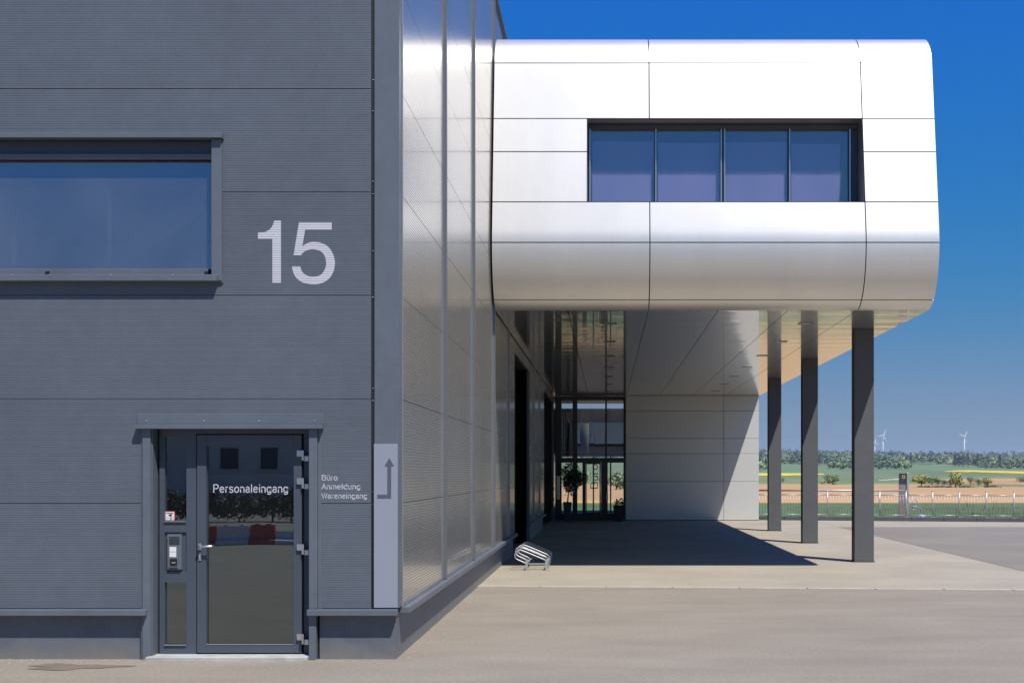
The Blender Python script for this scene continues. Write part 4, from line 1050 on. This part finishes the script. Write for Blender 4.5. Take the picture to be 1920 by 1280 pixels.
def turbine(px, base, hub, blade, Y, angs, label):
    k = Y/FPX; X = (px-CX)*k; zb, zh = sz(base, Y), sz(hub, Y); L = blade*k
    root = empty('wind_turbine', (X, Y, zb), label, 'wind turbine', 'white wind turbines on the ridge')
    MB().tube([(X, Y, zb-60), (X, Y, zh)], 2.9, 10, r1=1.9).build('tower', M['turbine_white'], root)
    MB().box(X-2.4, X+2.4, Y-6, Y+6, zh-2, zh+3.2).build('nacelle', M['turbine_white'], root, .5)
    MB().ball((X, Y-7.5, zh+.5), 2.7, 8, 6).build('hub', M['turbine_white'], root)
    for a in angs:
        d = Vector((math.sin(R(a)), 0, math.cos(R(a)))); s_ = Vector((d.z, 0, -d.x)); c = Vector((X, Y-7.5, zh+.5)); mb = MB()
        secs = [(0.02, 1.3, 1.2), (.18, 2.9, .9), (.55, 1.8, .5), (1, .35, .15)]
        mb.grid([[c+d*L*t+s_*w1+Vector((0, th, 0)), c+d*L*t-s_*w1*.5+Vector((0, th, 0)), c+d*L*t-s_*w1*.5-Vector((0, th, 0)), c+d*L*t+s_*w1-Vector((0, th, 0)), c+d*L*t+s_*w1+Vector((0, th, 0))] for t, w1, th in secs])
        mb.build('blade', M['turbine_white'], root)
turbine(1655.6, 846, 816.5, 12.5, 5000, (22, 262, 150), 'white wind turbine standing clear just right of the front column')
turbine(1808, 850, 818.5, 12.5, 5000, (22, 292, 175), 'white wind turbine standing alone at the right above the dark conifers')
turbine(1640.2, 846, 829, 9, 5900, (10, 130, 250), 'smallest white wind turbine, half hidden by the front column')

# ================================================================== ACROSS THE YARD (mirrored in the door glass)
op = empty('warehouse', (-14, -60, 0), 'white flat roofed warehouse across the yard, mirrored in the door glass', 'building')
MB().box(-44, 16, -75, -60, 0, 5.0).build('wall', M['hall_white'], op)
MB().box(-44.3, 16.3, -75.3, -59.7, 5.001, 5.3).build('roof', M['anthracite'], op)
for x in (-39, -36, -26.5, -23.7, -17, -14, -4, -1, 6):
    f_ = MB().box(x, x+1.2, -59.99, -59.92, 2.0, 3.5).build('window', M['anthracite_door'], op)
    bx('window_pane', M['column_paint'], f_, x+.08, x+1.12, -59.919, -59.90, 2.08, 3.42)
hd = MB()
for k in range(26): leaf_cloud(hd, (-25+.8*k, -20+random.uniform(-.2, .2), .6), (.75, .6, .65), 620, .085, 300+k, 12)
for k in range(5): hd.tube([(-24+4*k, -20, 0), (-24+4*k, -20, .7)], .04, 5)
o = hd.build('hedge', M['leaf_dark']); own(o, (-15, -20, 0)); tag(o, 'low clipped dark hedge across the yard, mirrored behind the barriers', 'hedge')
for x, w_, h_, m_, lab in ((-10.75, 1.08, .46, 'red', 'red plastic road barrier at the left end of the row mirrored in the staff door'), (-9.63, .78, .46, 'white', 'white plastic road barrier mirrored in the staff door between two red ones'), (-8.83, .6, .48, 'red', 'short red plastic road barrier mirrored just right of the white one'), (-8.2, 1.9, .34, 'white', 'low pale road barrier mirrored at the hinge side of the staff door')):
    b = MB(); rows = [[(x, -6.4+d, z_), (x+w_, -6.4+d, z_)] for d, z_ in ((.2, .0), (.2, .1), (.08, .18), (.05, h_), (-.05, h_), (-.08, .18), (-.2, .1), (-.2, 0))]
    b.grid(rows); b.face([r[0] for r in rows]).face([r[1] for r in rows][::-1])
    for k in (.25, .75): b.box(x+w_*k-.06, x+w_*k+.06, -6.44, -6.36, h_-.001, h_+.03)
    o = b.build('road_barrier', M['barrier_red' if m_ == 'red' else 'barrier_white']); own(o, (x+w_/2, -6.4, 0))
    tag(o, lab, 'barrier', 'road barriers mirrored in the door glass')
tw = empty('stair_tower', (-2.6, -52, 0), 'slim white chimney tower with ladder mirrored in the entrance glass', 'tower')
MB().tube([(-2.6, -52, 0), (-2.6, -52, 7.6)], .45, 12).build('shaft', M['hall_white'], tw)
ld = MB()
for s_ in (-.25, .25): ld.tube([(-1.7+s_, -51.5, 0), (-1.7+s_, -51.5, 7)], .04, 6)
for k in range(14): ld.tube([(-1.95, -51.5, .4+.48*k), (-1.45, -51.5, .4+.48*k)], .03, 5)
ld.build('ladder', M['galvanised'], tw)
for i, (x, y) in enumerate(((-41, -50), (-34, -48), (9, -46))):
    rt = empty('yard_tree', (x, y, 0), ('bushy tree before the left part of the mirrored warehouse', 'smaller bushy tree before the mirrored warehouse', 'bushy tree at the right end of the mirrored warehouse')[i], 'tree')
    MB().tube([(x, y, 0), (x, y, 2.5)], .14, 7, r1=.08).build('trunk', M['bark'], rt)
    leaf_cloud(MB(), (x, y, 3.2-.4*(i == 1)), (1.8, 1.8, 1.7), 700, .22, 70+i, 9).build('crown', M['leaf_dark'], rt)

# ================================================================== GRIT ALONG THE WALLS
pb = MB(); rnd = random.Random(5)
def grit(x, y, r):
    b = len(pb.v); a = rnd.uniform(0, 6)
    pb.v += [(x+r*math.cos(a+t)*rnd.uniform(.7, 1.2), y+r*math.sin(a+t)*rnd.uniform(.7, 1.2), .002+r*rnd.uniform(.0, .3)) for t in (0, 1.57, 3.14, 4.71)]+[(x, y, r*1.0)]
    for k in range(4): pb.f.append((b+k, b+(k+1) % 4, b+4)); pb.sm.append(False)
for k in range(520): grit(rnd.uniform(-7, -2.1), F-.01-abs(rnd.gauss(0, .12)), rnd.uniform(.003, .011))
for k in range(420): grit(WX+.02+abs(rnd.gauss(0, .09)), rnd.uniform(11.9, 19.3), rnd.uniform(.003, .010))
for k in range(340): grit(rnd.uniform(-2, 7), rnd.uniform(18.3, 19.2)-.0, rnd.uniform(.003, .012))
for k in range(900): grit(rnd.uniform(-7, 5), rnd.uniform(10.2, 18), rnd.uniform(.002, .007))
o = pb.build('grit', M['pebble']); tag(o, kind='stuff')

# ================================================================== AIR
hz = MB().box(-14000, 14000, -6500, 14000, -70, 205).build('haze', None); tag(hz, kind='stuff')
hm_ = bpy.data.materials.new('haze'); hm_.use_nodes = True; q = hm_.node_tree.nodes; q.remove(q['Principled BSDF'])
pv = q.new('ShaderNodeVolumePrincipled'); pv.inputs['Color'].default_value = (.84, .93, 1, 1); pv.inputs['Density'].default_value = .00008; pv.inputs['Anisotropy'].default_value = .2
hm_.node_tree.links.new(pv.outputs[0], q['Material Output'].inputs['Volume']); hz.data.materials.append(hm_)
